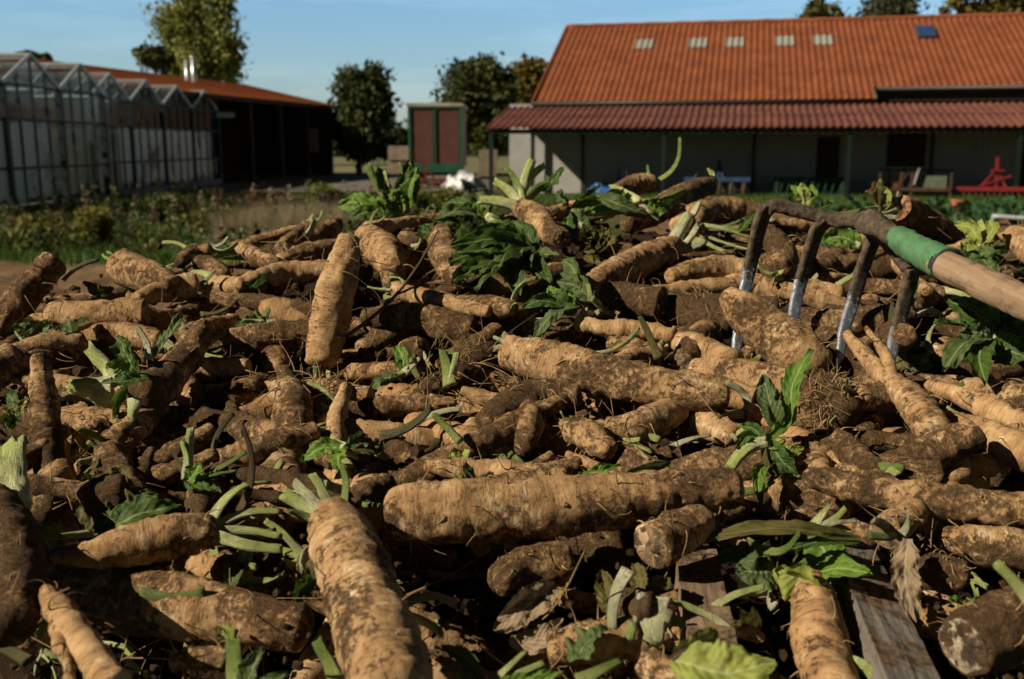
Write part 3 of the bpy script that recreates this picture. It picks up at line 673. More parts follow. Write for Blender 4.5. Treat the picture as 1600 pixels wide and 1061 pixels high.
H('the long central root', 'long thick root lying across the middle of the heap', [(800, 552, 28), (860, 566, 35), (930, 583, 34), (1000, 600, 32), (1070, 613, 28), (1128, 620, 22)], lift=.035, dirt=.42, hue=.25, hair=18, lump=.07, caps='rr',
  crown=[('s', 776, 530, .02, 26, .1, 'stalk_w'), ('s', 786, 522, .03, 22, .1, 'stalk_w'), ('s', 772, 545, .0, 20, .1, 'stalk_w'), ('s', 800, 520, .04, 16, -.1, 'stalk_d')])
H('the forked stout root', 'stout forked root curving under the long central one', [(762, 662, 20), (790, 645, 30), (840, 627, 33), (895, 626, 27)], lift=.02, dirt=.58, hue=.4, hair=26, forks=(([(828, 640, 22), (826, 675, 20), (818, 702, 12)],),))
H('the two-lobed root', 'lobed stubby root below the middle of the long central one', [(888, 668, 18), (920, 684, 26), (950, 702, 18)], lift=.012, dirt=.5, hair=14, lump=.2)
H('the wrinkled root', 'wrinkled short root with pale scuffs pointing right under the long central root', [(952, 668, 16), (995, 668, 24), (1030, 655, 26), (1058, 640, 20)], lift=.018, dirt=.35, hair=14)
H('the crest root with pale crown', 'tan root rising to a pale crown below the right crest', [(920, 452, 20), (960, 428, 25), (1005, 405, 25), (1048, 388, 20)], lift=.025, dirt=.42, hair=14,
  crown=[('s', 1075, 335, .03, 30, .0, 'stalk_w'), ('s', 1090, 352, .02, 34, .1, 'stalk_w'), ('s', 1100, 375, .0, 24, .1, 'stalk_w')], cend=-1)
H('the bark-brown crest root', 'dark bark-brown root sloping up on the right crest', [(980, 352, 13), (1020, 333, 20), (1065, 308, 20), (1108, 288, 14)], lift=.03, dirt=.72, hue=.1, caps='rc')
H('the plump crest root', 'plump brown root lying level on the crest left of the fork', [(1085, 338, 20), (1120, 328, 22), (1155, 326, 17)], lift=.03, dirt=.55)
H('the far crest root', 'small brown root behind the plump one at the top of the fork', [(1150, 325, 12), (1175, 328, 12), (1195, 332, 10)], lift=.015, dirt=.6, hair=3)
H('the pale creased root', 'pale creased root lying level left of the first fork tine', [(1048, 432, 13), (1090, 424, 20), (1135, 420, 20), (1180, 424, 15)], lift=.02, dirt=.33)
H('the slim light root near the fork', 'slim light root lying level behind the dirty hairy one near the fork', [(1015, 458, 11), (1090, 450, 14), (1160, 445, 14), (1235, 443, 13)], lift=.01, dirt=.4)
H('the grey cut crown', 'grey-brown root stump with a pale cut rim above the long central root', [(948, 462, 20), (985, 466, 24), (1032, 474, 26)], lift=.03, caps='rc', cutmat=('cut', 'cut_white'), dirt=.75, hair=10)
H('the dirty hairy root', 'dirty dark root with hanging hairs left of the speared one', [(1035, 478, 22), (1080, 490, 28), (1140, 500, 28)], lift=.012, dirt=.75, hair=36)
H('the speared root', 'big bulging tan root resting against the first fork tine', [(1140, 462, 17), (1165, 486, 32), (1205, 520, 40), (1245, 548, 38), (1280, 570, 26)], Y=(1.42, 1.40, 1.375, 1.345, 1.33), dirt=.38, hue=.35, hair=12, lump=.13)
H('the root under the speared one', 'tapered tan root pointing up left below the big bulging one', [(1052, 528, 13), (1095, 548, 24), (1140, 570, 26)], lift=.012, dirt=.36)
H('the broad scuffed root', 'broad scuffed root lying right of the long central root', [(1085, 578, 18), (1130, 585, 28), (1190, 600, 35), (1250, 612, 33)], lift=.01, dirt=.45)
H('the root with a white collar', 'thin root with a white collar under a green leafy sprig', [(905, 506, 13), (950, 512, 13), (1005, 516, 14), (1050, 525, 12)], lift=.02, dirt=.3, hair=4,
  crown=[('s', 915, 480, .01, 20, .0, 'stalk_w', (906, 510)), ('l', 835, 528, -.03, 34, .1, 'leaf_g', (905, 478)), ('l', 848, 470, .02, 40, .1, 'leaf', (900, 490)), ('l', 870, 440, .06, 44, .1, 'leaf_g', (925, 470, .03)), ('s', 962, 492, .02, 14, .1, 'stalk_g', (925, 465)), ('l', 855, 450, .04, 34, -.2, 'leaf_b', (900, 468, .02)), ('l', 880, 405, .10, 40, .1, 'leaf_g', (905, 455, .04)), ('s', 880, 400, .1, 10, .1, 'stalk_g', (922, 470)), ('l', 815, 480, .0, 26, .1, 'leaf', (880, 478))])
H('the muddy knob', 'muddy rounded root knob behind the white-collared thin root', [(862, 548, 20), (885, 524, 30), (915, 505, 24)], lift=-.015, dirt=.72)
H('the little cone root', 'little cone-shaped root lying under the white-collared one', [(955, 536, 12), (985, 541, 14), (1020, 545, 9)], lift=.0, dirt=.42, caps='rt', hair=3)
H('the small tan root', 'small tan root pointing left just above the long central root', [(960, 568, 12), (990, 556, 15), (1028, 548, 12)], lift=.0, dirt=.35, hair=5)
H('the forked carrot-like root', 'long forked root rising toward the third fork tine on the right', [(1322, 522, 7), (1350, 555, 13), (1385, 590, 17), (1430, 632, 26), (1465, 690, 29), (1492, 745, 26)], Y=(1.30, 1.26, 1.22, 1.16, 1.10, 1.06), dirt=.3, hue=.25, hair=12,
  forks=(([(1398, 602, 10), (1385, 560, 9), (1368, 532, 6), (1352, 512, 4)], (1.20, 1.22, 1.25, 1.27)),))
H('the slim slanting root', 'slim pale root slanting down to the right edge', [(1450, 602, 9), (1500, 618, 16), (1560, 645, 18), (1620, 672, 16)], lift=.03, dirt=.32, hair=16)
H('the pale thick right root', 'thick pale root below the slim slanting one at the right edge', [(1478, 655, 16), (1525, 672, 24), (1570, 695, 28), (1630, 720, 28)], lift=.01, dirt=.3)
H('the root at the right edge', 'rounded root end standing in leaves at the right edge above the handle', [(1584, 365, 14), (1597, 380, 22), (1625, 400, 24)], lift=.03, dirt=.4)
H('the mossy round root', 'round yellowish-brown hairy root top right of the broad upright leaf', [(1278, 622, 42), (1300, 634, 40), (1322, 646, 26)], lift=.02, dirt=.8, hair=220, hairlen=.022, hue=.6, lump=.1)
H('the small round end', 'small round tan root end peeping out beside the round hairy one', [(1320, 610, 18), (1345, 618, 19), (1358, 625, 12)], lift=.0, dirt=.35)
H('the long right root', 'long thick root lying level at the lower right running out of the picture', [(1262, 745, 15), (1310, 756, 22), (1380, 772, 25), (1460, 784, 28), (1560, 794, 29), (1680, 806, 29)], lift=.035, dirt=.5, hue=.25, hair=14, lump=.07)
H('the root with white cut top', 'brown root rising to a small white cut top above the long right root', [(1306, 684, 17), (1330, 708, 22), (1362, 738, 26)], lift=.02, caps='cr', cutmat=('cut_white', 'cut'), dirt=.55, hair=18)
H('the scaly right root', 'scaly brown root under the long right root at the right edge', [(1480, 838, 18), (1530, 852, 30), (1590, 862, 33), (1660, 868, 32)], lift=.01, dirt=.55, hair=14)
H('the hollow dark end', 'dark hollow root end facing the viewer above the grey beam', [(1386, 832, 26), (1402, 818, 25), (1430, 800, 22)], lift=.03, caps='cr', dirt=.5, cutmat=('cut', 'cut'), hair=12)
H('the muddy lower right root', 'small muddy root between the dry leaf and the lower right root end', [(1425, 878, 18), (1455, 892, 30), (1500, 900, 26)], lift=.0, dirt=.7, hair=24)
H('the big cut root end', 'big root end with white broken flesh at the lower right corner', [(1508, 1008, 46), (1560, 985, 54), (1640, 955, 58)], lift=.03, caps='cr', cutmat=('cut_white', 'cut'), dirt=.7, hair=14)
H('the orange root beside the beam', 'smooth orange-brown root pointing up left of the grey beam', [(1262, 905, 22), (1272, 945, 36), (1283, 1005, 42), (1300, 1090, 44)], lift=-.005, dirt=.33, hue=.7, hair=8)
H('the root end facing us', 'round cut root end facing the viewer above the brown board', [(1020, 853, 38), (1050, 836, 36), (1090, 815, 30)], lift=.03, caps='cr', dirt=.42, hair=12)
H('the big front log root', 'very thick long root lying across the front of the heap', [(622, 800, 42), (680, 800, 51), (770, 797, 50), (870, 792, 47), (970, 783, 44), (1060, 772, 38), (1142, 764, 32)], lift=.035, dirt=.5, hue=.45, hair=30, lump=.07, caps='rr')
H('the front root with green stalks', 'thick root with cut pale green stalks pointing at the viewer in front', [(520, 812, 37), (540, 855, 50), (560, 905, 58), (582, 975, 62), (612, 1085, 68)], lift=.05, dirt=.42, hue=.3, hair=8, lump=.07, caps='cr',
  crown=[('s', 440, 770, .02, 32, .04, 'stalk', (506, 816)), ('s', 462, 752, .04, 30, -.03, 'stalk_w', (512, 806)), ('s', 488, 742, .02, 26, .06, 'stalk', (519, 804)), ('s', 508, 752, .05, 22, -.08, 'stalk_w', (526, 806)), ('s', 534, 726, .04, 20, .08, 'stalk_g', (532, 806)), ('s', 476, 742, .06, 10, .1, 'stalk_d', (518, 805, .02)), ('s', 450, 800, .0, 22, .1, 'stalk_g', (503, 824)), ('s', 545, 770, .02, 16, .1, 'stalk_m', (538, 810))])
H('the root with a fan of stalks', 'tapering root at lower left with a fan of pale curved stalks', [(85, 868, 11), (140, 866, 22), (200, 853, 33), (270, 838, 37), (325, 832, 28)], lift=.03, dirt=.52, hair=14, cend=-1,
  crown=[('s', 422, 752, .06, 24, -.18, 'stalk'), ('s', 440, 800, .03, 20, -.12, 'stalk'), ('s', 440, 838, .0, 18, -.06, 'stalk'), ('s', 438, 858, -.02, 26, .04, 'stalk'), ('s', 432, 828, .02, 15, .05, 'stalk_g')])
H('the big shaded root', 'very thick root in deep shade at lower left with its right end lit', [(95, 925, 44), (180, 935, 52), (290, 950, 50), (390, 965, 40), (470, 978, 34)], lift=-.02, dirt=.6, hue=.5, hair=16)
H('the forked front left root', 'forked pale root sloping down in the lower left corner', [(72, 922, 12), (100, 965, 24), (135, 1015, 27), (178, 1070, 24)], lift=.06, dirt=.3, hue=.2, hair=10, hairlen=.045,
  forks=(([(74, 930, 10), (92, 985, 13), (104, 1030, 11), (112, 1085, 8)],),))
H('the dark left edge root', 'big dark shaded root cut off by the left edge', [(-20, 800, 42), (15, 845, 50), (30, 900, 44), (20, 980, 36)], lift=.05, dirt=.75, lump=.14, crown=[('s', 22, 690, .06, 62, .0, 'stalk', (20, 790)), ('s', -12, 700, .06, 40, .1, 'stalk', (0, 790))])
H('the brown root behind the dry stem', 'brown root slanting up behind the dry dark stem at left', [(345, 716, 16), (395, 705, 25), (440, 692, 25), (488, 678, 18)], lift=.012, dirt=.52, hair=10)
H('the root behind the log', 'pale tan root showing along the top of the very thick front one', [(668, 728, 10), (730, 734, 18), (800, 740, 19), (880, 748, 16)], lift=.01, dirt=.32, hair=26)
H('the blunt stub', 'blunt stub between the pale green stalks and the very thick front root', [(556, 782, 22), (580, 768, 22), (606, 756, 18)], lift=.03, dirt=.6, hair=4)
H('the tufted small root', 'small root with a tuft of long hairs left of the middle', [(468, 612, 13), (500, 608, 19), (540, 612, 15)], lift=.01, dirt=.5, hair=60, hairlen=.05)
H('the root in the left corner', 'dark root end at the left edge beside the upright dark finger root', [(-15, 585, 26), (5, 572, 24), (14, 550, 14)], lift=.02, dirt=.6)
H('the tan root under pale stalks', 'tan root standing behind the mouldy clump at left', [(62, 815, 24), (78, 775, 30), (92, 738, 24)], lift=.0, dirt=.5)
H('the shaded middle root', 'dark root with a lit frayed end under the very thick front root', [(782, 905, 28), (818, 888, 32), (880, 880, 32)], lift=.0, dirt=.6, hair=16)
H('the low front root', 'red-brown root low in front of the rotten crown', [(868, 1010, 26), (920, 1005, 36), (980, 995, 34)], lift=.0, dirt=.6, hue=.6, hair=18)
H('the white cut bottom root', 'root with a white cut end at the bottom edge below the rotten crown', [(1010, 1040, 30), (1045, 1060, 34), (1080, 1085, 30)], lift=.02, caps='cr', cutmat=('cut_white', 'cut'), dirt=.4)
H('the grey lobe', 'grey-brown root lobe between the straight pale root and the leafy sprig', [(792, 500, 20), (818, 482, 22), (842, 462, 16)], lift=.01, dirt=.5, hair=3)
H('the orange broken root', 'large root with a broken orange face on the right crest', [(1404, 326, 21), (1432, 340, 26), (1465, 358, 22), (1495, 372, 16)], Y=(1.95, 2.0, 2.06, 2.1), caps='cr', cutmat=('cut_orange', 'cut'), dirt=.6, hair=8)
H('the crest stub with a stem', 'short tan root stub on the crest with a curved green stem beside it', [(965, 296, 10), (988, 290, 16), (1014, 286, 16)], lift=.045, dirt=.4, hair=3, cend=-1, crown=[('s', 1012, 258, .0, 9, .0, 'stalk_g'), ('s', 1062, 216, .02, 17, .22, 'stalk_g')])
H('the root under cut stalks', 'tan root bending down from a crown of cut green stalks on the crest', [(815, 325, 16), (836, 338, 21), (852, 356, 18), (878, 374, 15)], lift=(.07, .06, .05, .05), caps='rc', dirt=.45, hair=10,
  crown=[('s', 748, 312, .0, 22, .05, 'stalk'), ('s', 772, 282, .03, 22, .08, 'stalk'), ('s', 800, 275, .04, 16, .1, 'stalk_g'), ('s', 832, 250, .06, 24, -.05, 'stalk'), ('s', 822, 278, .05, 18, .0, 'stalk_g'), ('s', 862, 285, .05, 22, -.1, 'stalk_g'), ('s', 850, 258, .07, 18, -.1, 'stalk'), ('l', 880, 262, .08, 32, .1, 'leaf', (848, 300, .04)), ('s', 790, 262, .05, 14, .1, 'stalk_g')])
H('the small crest root', 'little dark root bent over grass at the left of the crest', [(282, 410, 10), (300, 394, 11), (325, 392, 12)], lift=.03, dirt=.6, hair=2)
H('the stubby left crest root', 'stubby root right of the little bent dark one on the left crest', [(312, 412, 14), (335, 418, 15), (350, 436, 12)], lift=.02, dirt=.6, hair=3)
H('the pale wedge root', 'pale tan wedge-shaped root under the left crest beside white stalks', [(335, 440, 10), (360, 446, 16), (385, 452, 13)], lift=.015, dirt=.35, hair=4, crown=[('s', 300, 425, .03, 16, .1, 'stalk'), ('s', 318, 428, .03, 18, .1, 'stalk_w')])
H('the muddy wad root', 'lumpy muddy root wrapped in hairs left of the long central root', [(655, 628, 20), (690, 605, 34), (735, 575, 34), (765, 552, 22)], lift=-.01, dirt=.85, hair=120, lump=.22, hairlen=.04)
H('the scuffed stub on the right', 'scuffed short root between the wrinkled root and the broad leaf', [(1090, 655, 16), (1115, 668, 24), (1145, 680, 20)], lift=.005, dirt=.4, hair=10)
H('the bulky fork root', 'bulky muddy root in the dark gap between the second and third fork tines', [(1258, 500, 22), (1290, 540, 30), (1330, 590, 30)], lift=-.02, dirt=.7, hair=22)
H('the reddish clod root', 'reddish-brown ragged root just behind the first fork tine', [(1208, 372, 16), (1222, 395, 24), (1215, 425, 22)], Y=(1.78, 1.74, 1.7), dirt=.7, lump=.22, hue=.8)
H('the fork side root', 'tan root lying level between the first two fork tines', [(1195, 408, 12), (1235, 402, 18), (1290, 404, 18)], lift=.01, dirt=.5)
H('the thin root by the socket', 'thin brown root slanting behind the green socket of the fork', [(1396, 395, 7), (1410, 425, 9), (1450, 455, 10)], lift=.03, dirt=.5, hair=3)
H('the root under the handle', 'tan root showing under the green socket right of the fourth tine', [(1415, 500, 12), (1440, 470, 15), (1475, 460, 14)], lift=.0, dirt=.42)
H('the bottom left stub', 'tan stub at the bottom edge left of the cut green stalk', [(272, 1034, 14), (310, 1028, 20), (352, 1030, 20)], lift=.0, dirt=.4)

# ------------------------------------------------------------------ loose leaves and stalks
def TUFT(name, label, base, specs, lift=.02, Y=None, cat='leaves', group='leaves and stalks left on the heap', core=None):
    bp = hit(base[0], base[1], lift) if Y is None else at(base[0], base[1], Y)
    o = empty(name, bp, label, cat, group)
    if core:
        r, dirt = core; f = ((bp-CAM)@FWD)/F; SEED[0] += 1
        root_body('crown', [bp+np.array([-r*f*.5, 0.01, -.3*r*f]), bp, bp+np.array([r*f*.5, -.005, .2*r*f])], [r*f*.8, r*f, r*f*.75], 'rr', .3, .002, SEED[0], M['root'], o, color=(dirt, .4, 0))
    sprout(o, bp, specs); HEROES.append(('', label, bp, [(base[0], base[1], 10)])); return o
TUFT('leaf_tuft', 'upright green leaf tuft standing on the crest left of the trailer', (628, 338), [('s', 574, 258, .02, 20, -.04, 'stalk_g'), ('l', 590, 262, .05, 30, .0, 'leaf', (612, 318)), ('s', 600, 270, .03, 16, -.05, 'stalk', (625, 332)), ('l', 640, 250, .03, 44, .05, 'leaf', (632, 330)), ('s', 626, 255, .02, 14, .0, 'stalk_g', (636, 332)), ('l', 652, 262, .0, 30, -.05, 'leaf_b', (640, 325)), ('l', 600, 300, .0, 40, .1, 'leaf_b', (622, 330))])
TUFT('leaf_tuft', 'bright green leaves lying flat left of the upright tuft on the crest', (600, 335), [('l', 528, 322, .05, 40, .1, 'leaf_b'), ('l', 545, 345, .0, 30, .1, 'leaf'), ('l', 560, 308, .06, 40, .0, 'leaf_b')], lift=.04)
TUFT('leaf_tuft', 'grey-green leaves drooping right of the upright tuft on the crest', (655, 340), [('l', 735, 315, .06, 44, .1, 'leaf_g'), ('l', 720, 350, .0, 46, .1, 'leaf_g'), ('l', 700, 365, -.05, 36, .1, 'leaf'), ('s', 730, 300, .02, 10, .05, 'stalk_m', (728, 345, .05)), ('s', 738, 302, .02, 9, .05, 'stalk_m', (735, 345, .05))], lift=.03)
TUFT('leaf_mass', 'big dark green toothed leaves hanging in the upper middle of the heap', (838, 398), [('l', 704, 384, -.06, 46, .06, 'leaf'), ('l', 702, 408, -.09, 52, .04, 'leaf'), ('l', 708, 438, -.13, 56, -.04, 'leaf'), ('l', 742, 358, .02, 40, .08, 'leaf'), ('l', 742, 452, -.16, 50, .0, 'leaf_g'), ('l', 775, 350, .05, 34, .05, 'leaf'), ('l', 806, 468, -.18, 52, .05, 'leaf_g'), ('l', 862, 440, -.13, 44, .1, 'leaf'), ('l', 872, 398, -.1, 36, .1, 'leaf_g'), ('l', 800, 345, .05, 32, .1, 'leaf'), ('s', 716, 396, -.1, 12, .0, 'stalk_g'), ('s', 735, 425, -.13, 11, .0, 'stalk_g'), ('l', 770, 430, -.16, 36, .1, 'leaf_g', (830, 410, -.06))], lift=.07)
TUFT('leaf_tuft', 'tangle of green leaves and stalks lying right of the crown of cut stalks', (890, 330), [('s', 945, 308, .03, 18, .05, 'stalk_g'), ('s', 1030, 318, .03, 16, .05, 'stalk'), ('l', 1010, 335, -.02, 34, .05, 'leaf_g', (930, 305)), ('l', 940, 290, .08, 34, .1, 'leaf'), ('l', 925, 360, -.05, 36, .1, 'leaf_g'), ('l', 960, 325, .0, 34, -.1, 'leaf_b'), ('s', 912, 355, -.05, 16, .05, 'stalk_w'), ('l', 985, 300, .06, 28, .1, 'leaf'), ('l', 870, 300, .05, 30, .1, 'leaf'), ('l', 905, 385, -.08, 30, .1, 'leaf')], lift=.05)
TUFT('leaf_tuft', 'loose green stalks and leaves lying on the crest below the curved green stem', (1000, 318), [('s', 955, 292, .06, 22, .05, 'stalk'), ('s', 1068, 300, .04, 20, .05, 'stalk_g'), ('l', 1040, 330, .0, 36, .1, 'leaf_b'), ('l', 935, 330, .02, 30, .1, 'leaf_b'), ('s', 940, 345, -.02, 20, .05, 'stalk'), ('l', 1060, 318, .02, 26, .1, 'leaf'), ('s', 1030, 345, -.02, 14, .0, 'stalk_w')], lift=.06)
TUFT('leaf_tuft', 'bunch of green leaves filling the crest between the upright tuft and the cut stalks', (760, 340), [('l', 690, 318, .05, 34, .1, 'leaf'), ('l', 745, 300, .05, 30, .1, 'leaf_g'), ('s', 770, 305, .05, 16, .0, 'stalk_g'), ('l', 715, 335, .0, 36, .1, 'leaf_b'), ('s', 800, 350, -.02, 20, .05, 'stalk'), ('l', 825, 365, -.04, 30, .1, 'leaf'), ('l', 675, 345, -.02, 30, .1, 'leaf_g')], lift=.04)
TUFT('rotting_rosette', 'round rotting olive leaf rosette below the crest', (938, 385), [('l', 938+int(34*math.cos(a)), 382+int(32*math.sin(a)), -.03+.03*math.sin(a*3), 26, .25, 'leaf_m') for a in np.arange(0, 6.2, .48)]+[('l', 938+int(18*math.cos(a)), 378+int(18*math.sin(a)), -.05, 20, .3, 'leaf_m') for a in np.arange(0, 6.2, .7)], lift=.03)
TUFT('leaf_tuft', 'bundle of white-ribbed stalks lying left of the first fork tine', (1068, 350), [('s', 1092, 318, .03, 26, .05, 'stalk_w'), ('s', 1180, 352, .02, 12, .05, 'stalk'), ('s', 1175, 372, .0, 12, -.05, 'stalk'), ('s', 1185, 392, -.04, 11, .05, 'stalk'), ('s', 1150, 398, -.05, 10, .08, 'stalk'), ('s', 1165, 340, .03, 12, .1, 'stalk_g'), ('l', 1180, 330, .05, 22, .1, 'leaf', (1150, 365))], lift=.035, core=(20, .5))
TUFT('leaf_tuft', 'broad upright green leaf with a second blade right of the long central root', (1228, 668), [('l', 1192, 585, .03, 44, .0, 'leaf_g', (1216, 672)), ('l', 1268, 545, .04, 40, -.06, 'leaf_b', (1232, 668)), ('s', 1270, 545, .04, 18, -.05, 'stalk_g', (1236, 665)), ('l', 1222, 590, .05, 22, .0, 'leaf', (1238, 660))], lift=.045)
TUFT('leaf_tuft', 'cluster of small green leaves and pale stalks above the right end of the front log', (1195, 690), [('s', 1140, 732, -.03, 30, .1, 'stalk'), ('s', 1158, 690, .0, 26, .0, 'stalk'), ('l', 1160, 665, .03, 30, .1, 'leaf'), ('l', 1188, 790, -.08, 26, .1, 'leaf_b', (1215, 715)), ('l', 1245, 740, -.03, 40, .1, 'leaf', (1205, 690)), ('s', 1212, 745, -.04, 14, .1, 'stalk_m'), ('l', 1225, 660, .05, 26, .1, 'leaf_b'), ('l', 1255, 700, .0, 30, .2, 'leaf_y'), ('s', 1250, 745, -.03, 12, .1, 'stalk'), ('l', 1150, 700, -.02, 20, .2, 'leaf_b')], lift=.04)
TUFT('leaf_mass', 'large clump of green leaves below the fork handle at the right edge', (1555, 530), [('l', 1480, 470, .08, 50, .1, 'leaf'), ('l', 1500, 520, .0, 56, .05, 'leaf_g'), ('l', 1475, 580, -.06, 46, .1, 'leaf_g'), ('l', 1540, 600, -.1, 56, .1, 'leaf'), ('l', 1610, 560, -.06, 60, .1, 'leaf'), ('s', 1578, 488, .04, 30, .0, 'stalk_g'), ('l', 1600, 500, .06, 56, .1, 'leaf_g'), ('l', 1530, 470, .1, 44, .1, 'leaf_b'), ('s', 1520, 505, .03, 16, .1, 'stalk'), ('l', 1630, 520, .02, 60, .1, 'leaf_g'), ('l', 1460, 500, .05, 40, .0, 'leaf')], lift=.05)
TUFT('leaf_mass', 'yellowing curled leaves among roots at the right edge above the handle', (1530, 385), [('l', 1490, 350, .05, 30, .2, 'leaf_y'), ('l', 1545, 345, .05, 26, .2, 'leaf_y'), ('l', 1570, 400, .0, 40, .1, 'leaf_g'), ('l', 1500, 390, .0, 34, .1, 'leaf_y'), ('l', 1560, 430, -.05, 44, .1, 'leaf_g'), ('s', 1530, 345, .06, 14, .1, 'stalk'), ('l', 1600, 420, .0, 46, .1, 'leaf'), ('l', 1515, 420, -.02, 40, .1, 'leaf')], lift=.03)
TUFT('leaf_tuft', 'wide olive stalk bases in the dark between the third and fourth fork tines', (1410, 580), [('s', 1390, 480, .05, 40, .0, 'stalk_m'), ('s', 1430, 530, .03, 34, .0, 'stalk_m'), ('l', 1455, 560, .03, 40, .1, 'leaf_m'), ('s', 1445, 575, .0, 26, .1, 'stalk_g'), ('s', 1370, 540, .05, 26, .1, 'stalk_g')], lift=-.02)
TUFT('rotten_crown', 'rotten root crown with a torn pale base beside the brown board', (1000, 950), [('s', 985, 1000, -.02, 54, .0, 'stalk_w', (1010, 930)), ('s', 1020, 1002, -.03, 60, .0, 'stalk_w', (1022, 935)), ('s', 958, 985, -.03, 26, .1, 'stalk_w', (982, 890)), ('l', 940, 890, .05, 44, .0, 'leaf_m', (965, 985)), ('l', 990, 880, .04, 40, .1, 'leaf_m'), ('l', 1040, 900, .04, 40, .1, 'leaf_m'), ('s', 1046, 955, -.02, 20, .1, 'stalk_w', (1020, 985)), ('l', 940, 950, .0, 30, .2, 'leaf_m')], lift=.015, core=(30, .9))
TUFT('yellow_leaf', 'big crumpled yellow-green leaf over the board at the bottom edge', (1050, 1030), [('l', 1212, 1035, -.02, 100, .15, 'leaf_y', None, dict(fold=.3, wave=.13)), ('l', 1120, 985, .02, 60, .1, 'leaf_y', None, dict(fold=.4, wave=.16)), ('s', 1075, 1010, .0, 16, .0, 'stalk_d')], lift=.05, cat='leaf')
TUFT('cut_stalk', 'thick cut green stalk standing at the bottom edge on the left', (372, 1095), [('s', 364, 990, .02, 52, .0, 'stalk_g'), ('l', 410, 1010, .0, 44, .1, 'leaf_g'), ('s', 395, 1025, .01, 26, .0, 'stalk_g'), ('l', 335, 985, .03, 26, .1, 'leaf_y', (362, 1000)), ('l', 450, 1050, -.02, 40, .1, 'leaf')], lift=.05, cat='stalk')
TUFT('cut_stalk', 'green stalk leaning left at the bottom edge against the front root', (535, 1085), [('s', 494, 1000, .03, 34, .0, 'stalk_g')], lift=.02, cat='stalk')
TUFT('leaf_tuft', 'small pale cut leaf stalks lying above the grey beam', (1270, 822), [('s', 1338, 812, .0, 16, .0, 'stalk_w'), ('s', 1320, 795, .01, 16, .1, 'stalk'), ('s', 1295, 790, .02, 18, .0, 'stalk'), ('l', 1330, 828, .0, 14, .0, 'leaf_b')], lift=.02)
TUFT('leaf_tuft', 'green stems with a bright curly leaf standing left of the dry dark stem', (293, 750), [('s', 298, 668, .03, 22, .0, 'stalk'), ('s', 284, 690, .02, 14, .05, 'stalk'), ('l', 312, 722, .0, 34, .2, 'leaf_b'), ('s', 370, 735, .0, 18, .0, 'stalk_g'), ('s', 385, 705, .04, 14, .05, 'stalk_g'), ('l', 345, 770, -.03, 30, .1, 'leaf'), ('s', 268, 700, .03, 12, .0, 'stalk_m'), ('l', 345, 740, .01, 26, .1, 'leaf_b')], lift=.025)
TUFT('dry_stalk', 'dry dark curved stem standing behind the fan of pale stalks', (375, 800), [('s', 378, 664, .0, 17, .12, 'stalk_d')], lift=.03, cat='stem', group=None)
TUFT('cut_stalk', 'pair of cut green stalks standing upright left of the long central root', (704, 602), [('s', 692, 548, .02, 26, .0, 'stalk_g'), ('s', 714, 550, .02, 18, .0, 'stalk'), ('s', 705, 545, .03, 16, .0, 'stalk_g')], lift=.02, cat='stalk')
TUFT('cut_stalk', 'flat green stalk leaning left below the pair of upright cut stalks', (720, 690), [('s', 678, 648, .02, 18, .0, 'stalk_g')], lift=.03, cat='stalk')
TUFT('leaf_tuft', 'torn green leaf with a white stalk in the dark gap right of the tall root', (632, 582), [('l', 618, 540, .03, 30, .1, 'leaf_b'), ('s', 655, 560, .01, 16, .0, 'stalk_w'), ('l', 580, 615, -.02, 28, .1, 'leaf_g'), ('s', 590, 600, -.01, 14, .0, 'stalk_g')], lift=.02)
TUFT('leaf_tuft', 'pale torn leaves lying above the cut stalks of the front root', (540, 700), [('l', 575, 680, .02, 34, .1, 'leaf_g'), ('l', 470, 722, .0, 36, .1, 'leaf_b'), ('s', 520, 690, .02, 24, .0, 'stalk'), ('l', 530, 735, -.03, 36, .1, 'leaf_b'), ('s', 560, 715, .0, 22, .1, 'stalk'), ('l', 600, 700, .02, 40, .1, 'leaf_m')], lift=.03)
TUFT('leaf_tuft', 'flattened grey-green leaves below the tufted small root', (480, 650), [('l', 410, 668, -.02, 30, .1, 'leaf_g'), ('l', 530, 640, .0, 30, .1, 'leaf_g'), ('s', 450, 640, .0, 14, .1, 'stalk'), ('l', 560, 660, -.01, 22, .1, 'leaf')], lift=.0)
TUFT('green_leaf', 'flat light green leaf strip lying on top of the front log', (895, 752), [('l', 970, 727, .02, 26, .05, 'leaf_b'), ('s', 940, 735, .01, 12, .0, 'stalk')], lift=.035, cat='leaf')
TUFT('green_leaf', 'narrow dark green leaf lying right of the light green strip', (975, 742), [('l', 1048, 722, .02, 22, .05, 'leaf_g')], lift=.03, cat='leaf')
TUFT('dry_leaf', 'dry brown folded leaf lying in the gap below the front log', (868, 915), [('l', 772, 985, -.03, 60, -.05, 'leaf_d', None, dict(fold=.55, wave=.22, roll=.5))], lift=.03, cat='leaf')
TUFT('dry_leaf', 'ragged dry brown leaf hanging beside the grey beam', (1418, 842), [('l', 1432, 975, -.04, 52, .06, 'leaf_d', None, dict(fold=.5, wave=.28, teeth=.1))], lift=.04, cat='leaf')
TUFT('leaf_tuft', 'green stalks in the shade left of the grey beam', (1215, 915), [('s', 1265, 872, .04, 24, .0, 'stalk_g'), ('s', 1180, 868, .03, 18, .0, 'stalk_g'), ('l', 1200, 870, .04, 26, .1, 'leaf'), ('s', 1245, 868, .05, 16, .0, 'stalk_g')], lift=-.03)
TUFT('dark_leaf', 'long dark withered leaf lying across the gap above the grey beam', (1345, 842), [('l', 1060, 850, .02, 34, .03, 'leaf_m'), ('l', 1225, 860, .0, 22, .02, 'leaf', (1345, 845))], lift=.03, cat='leaf')
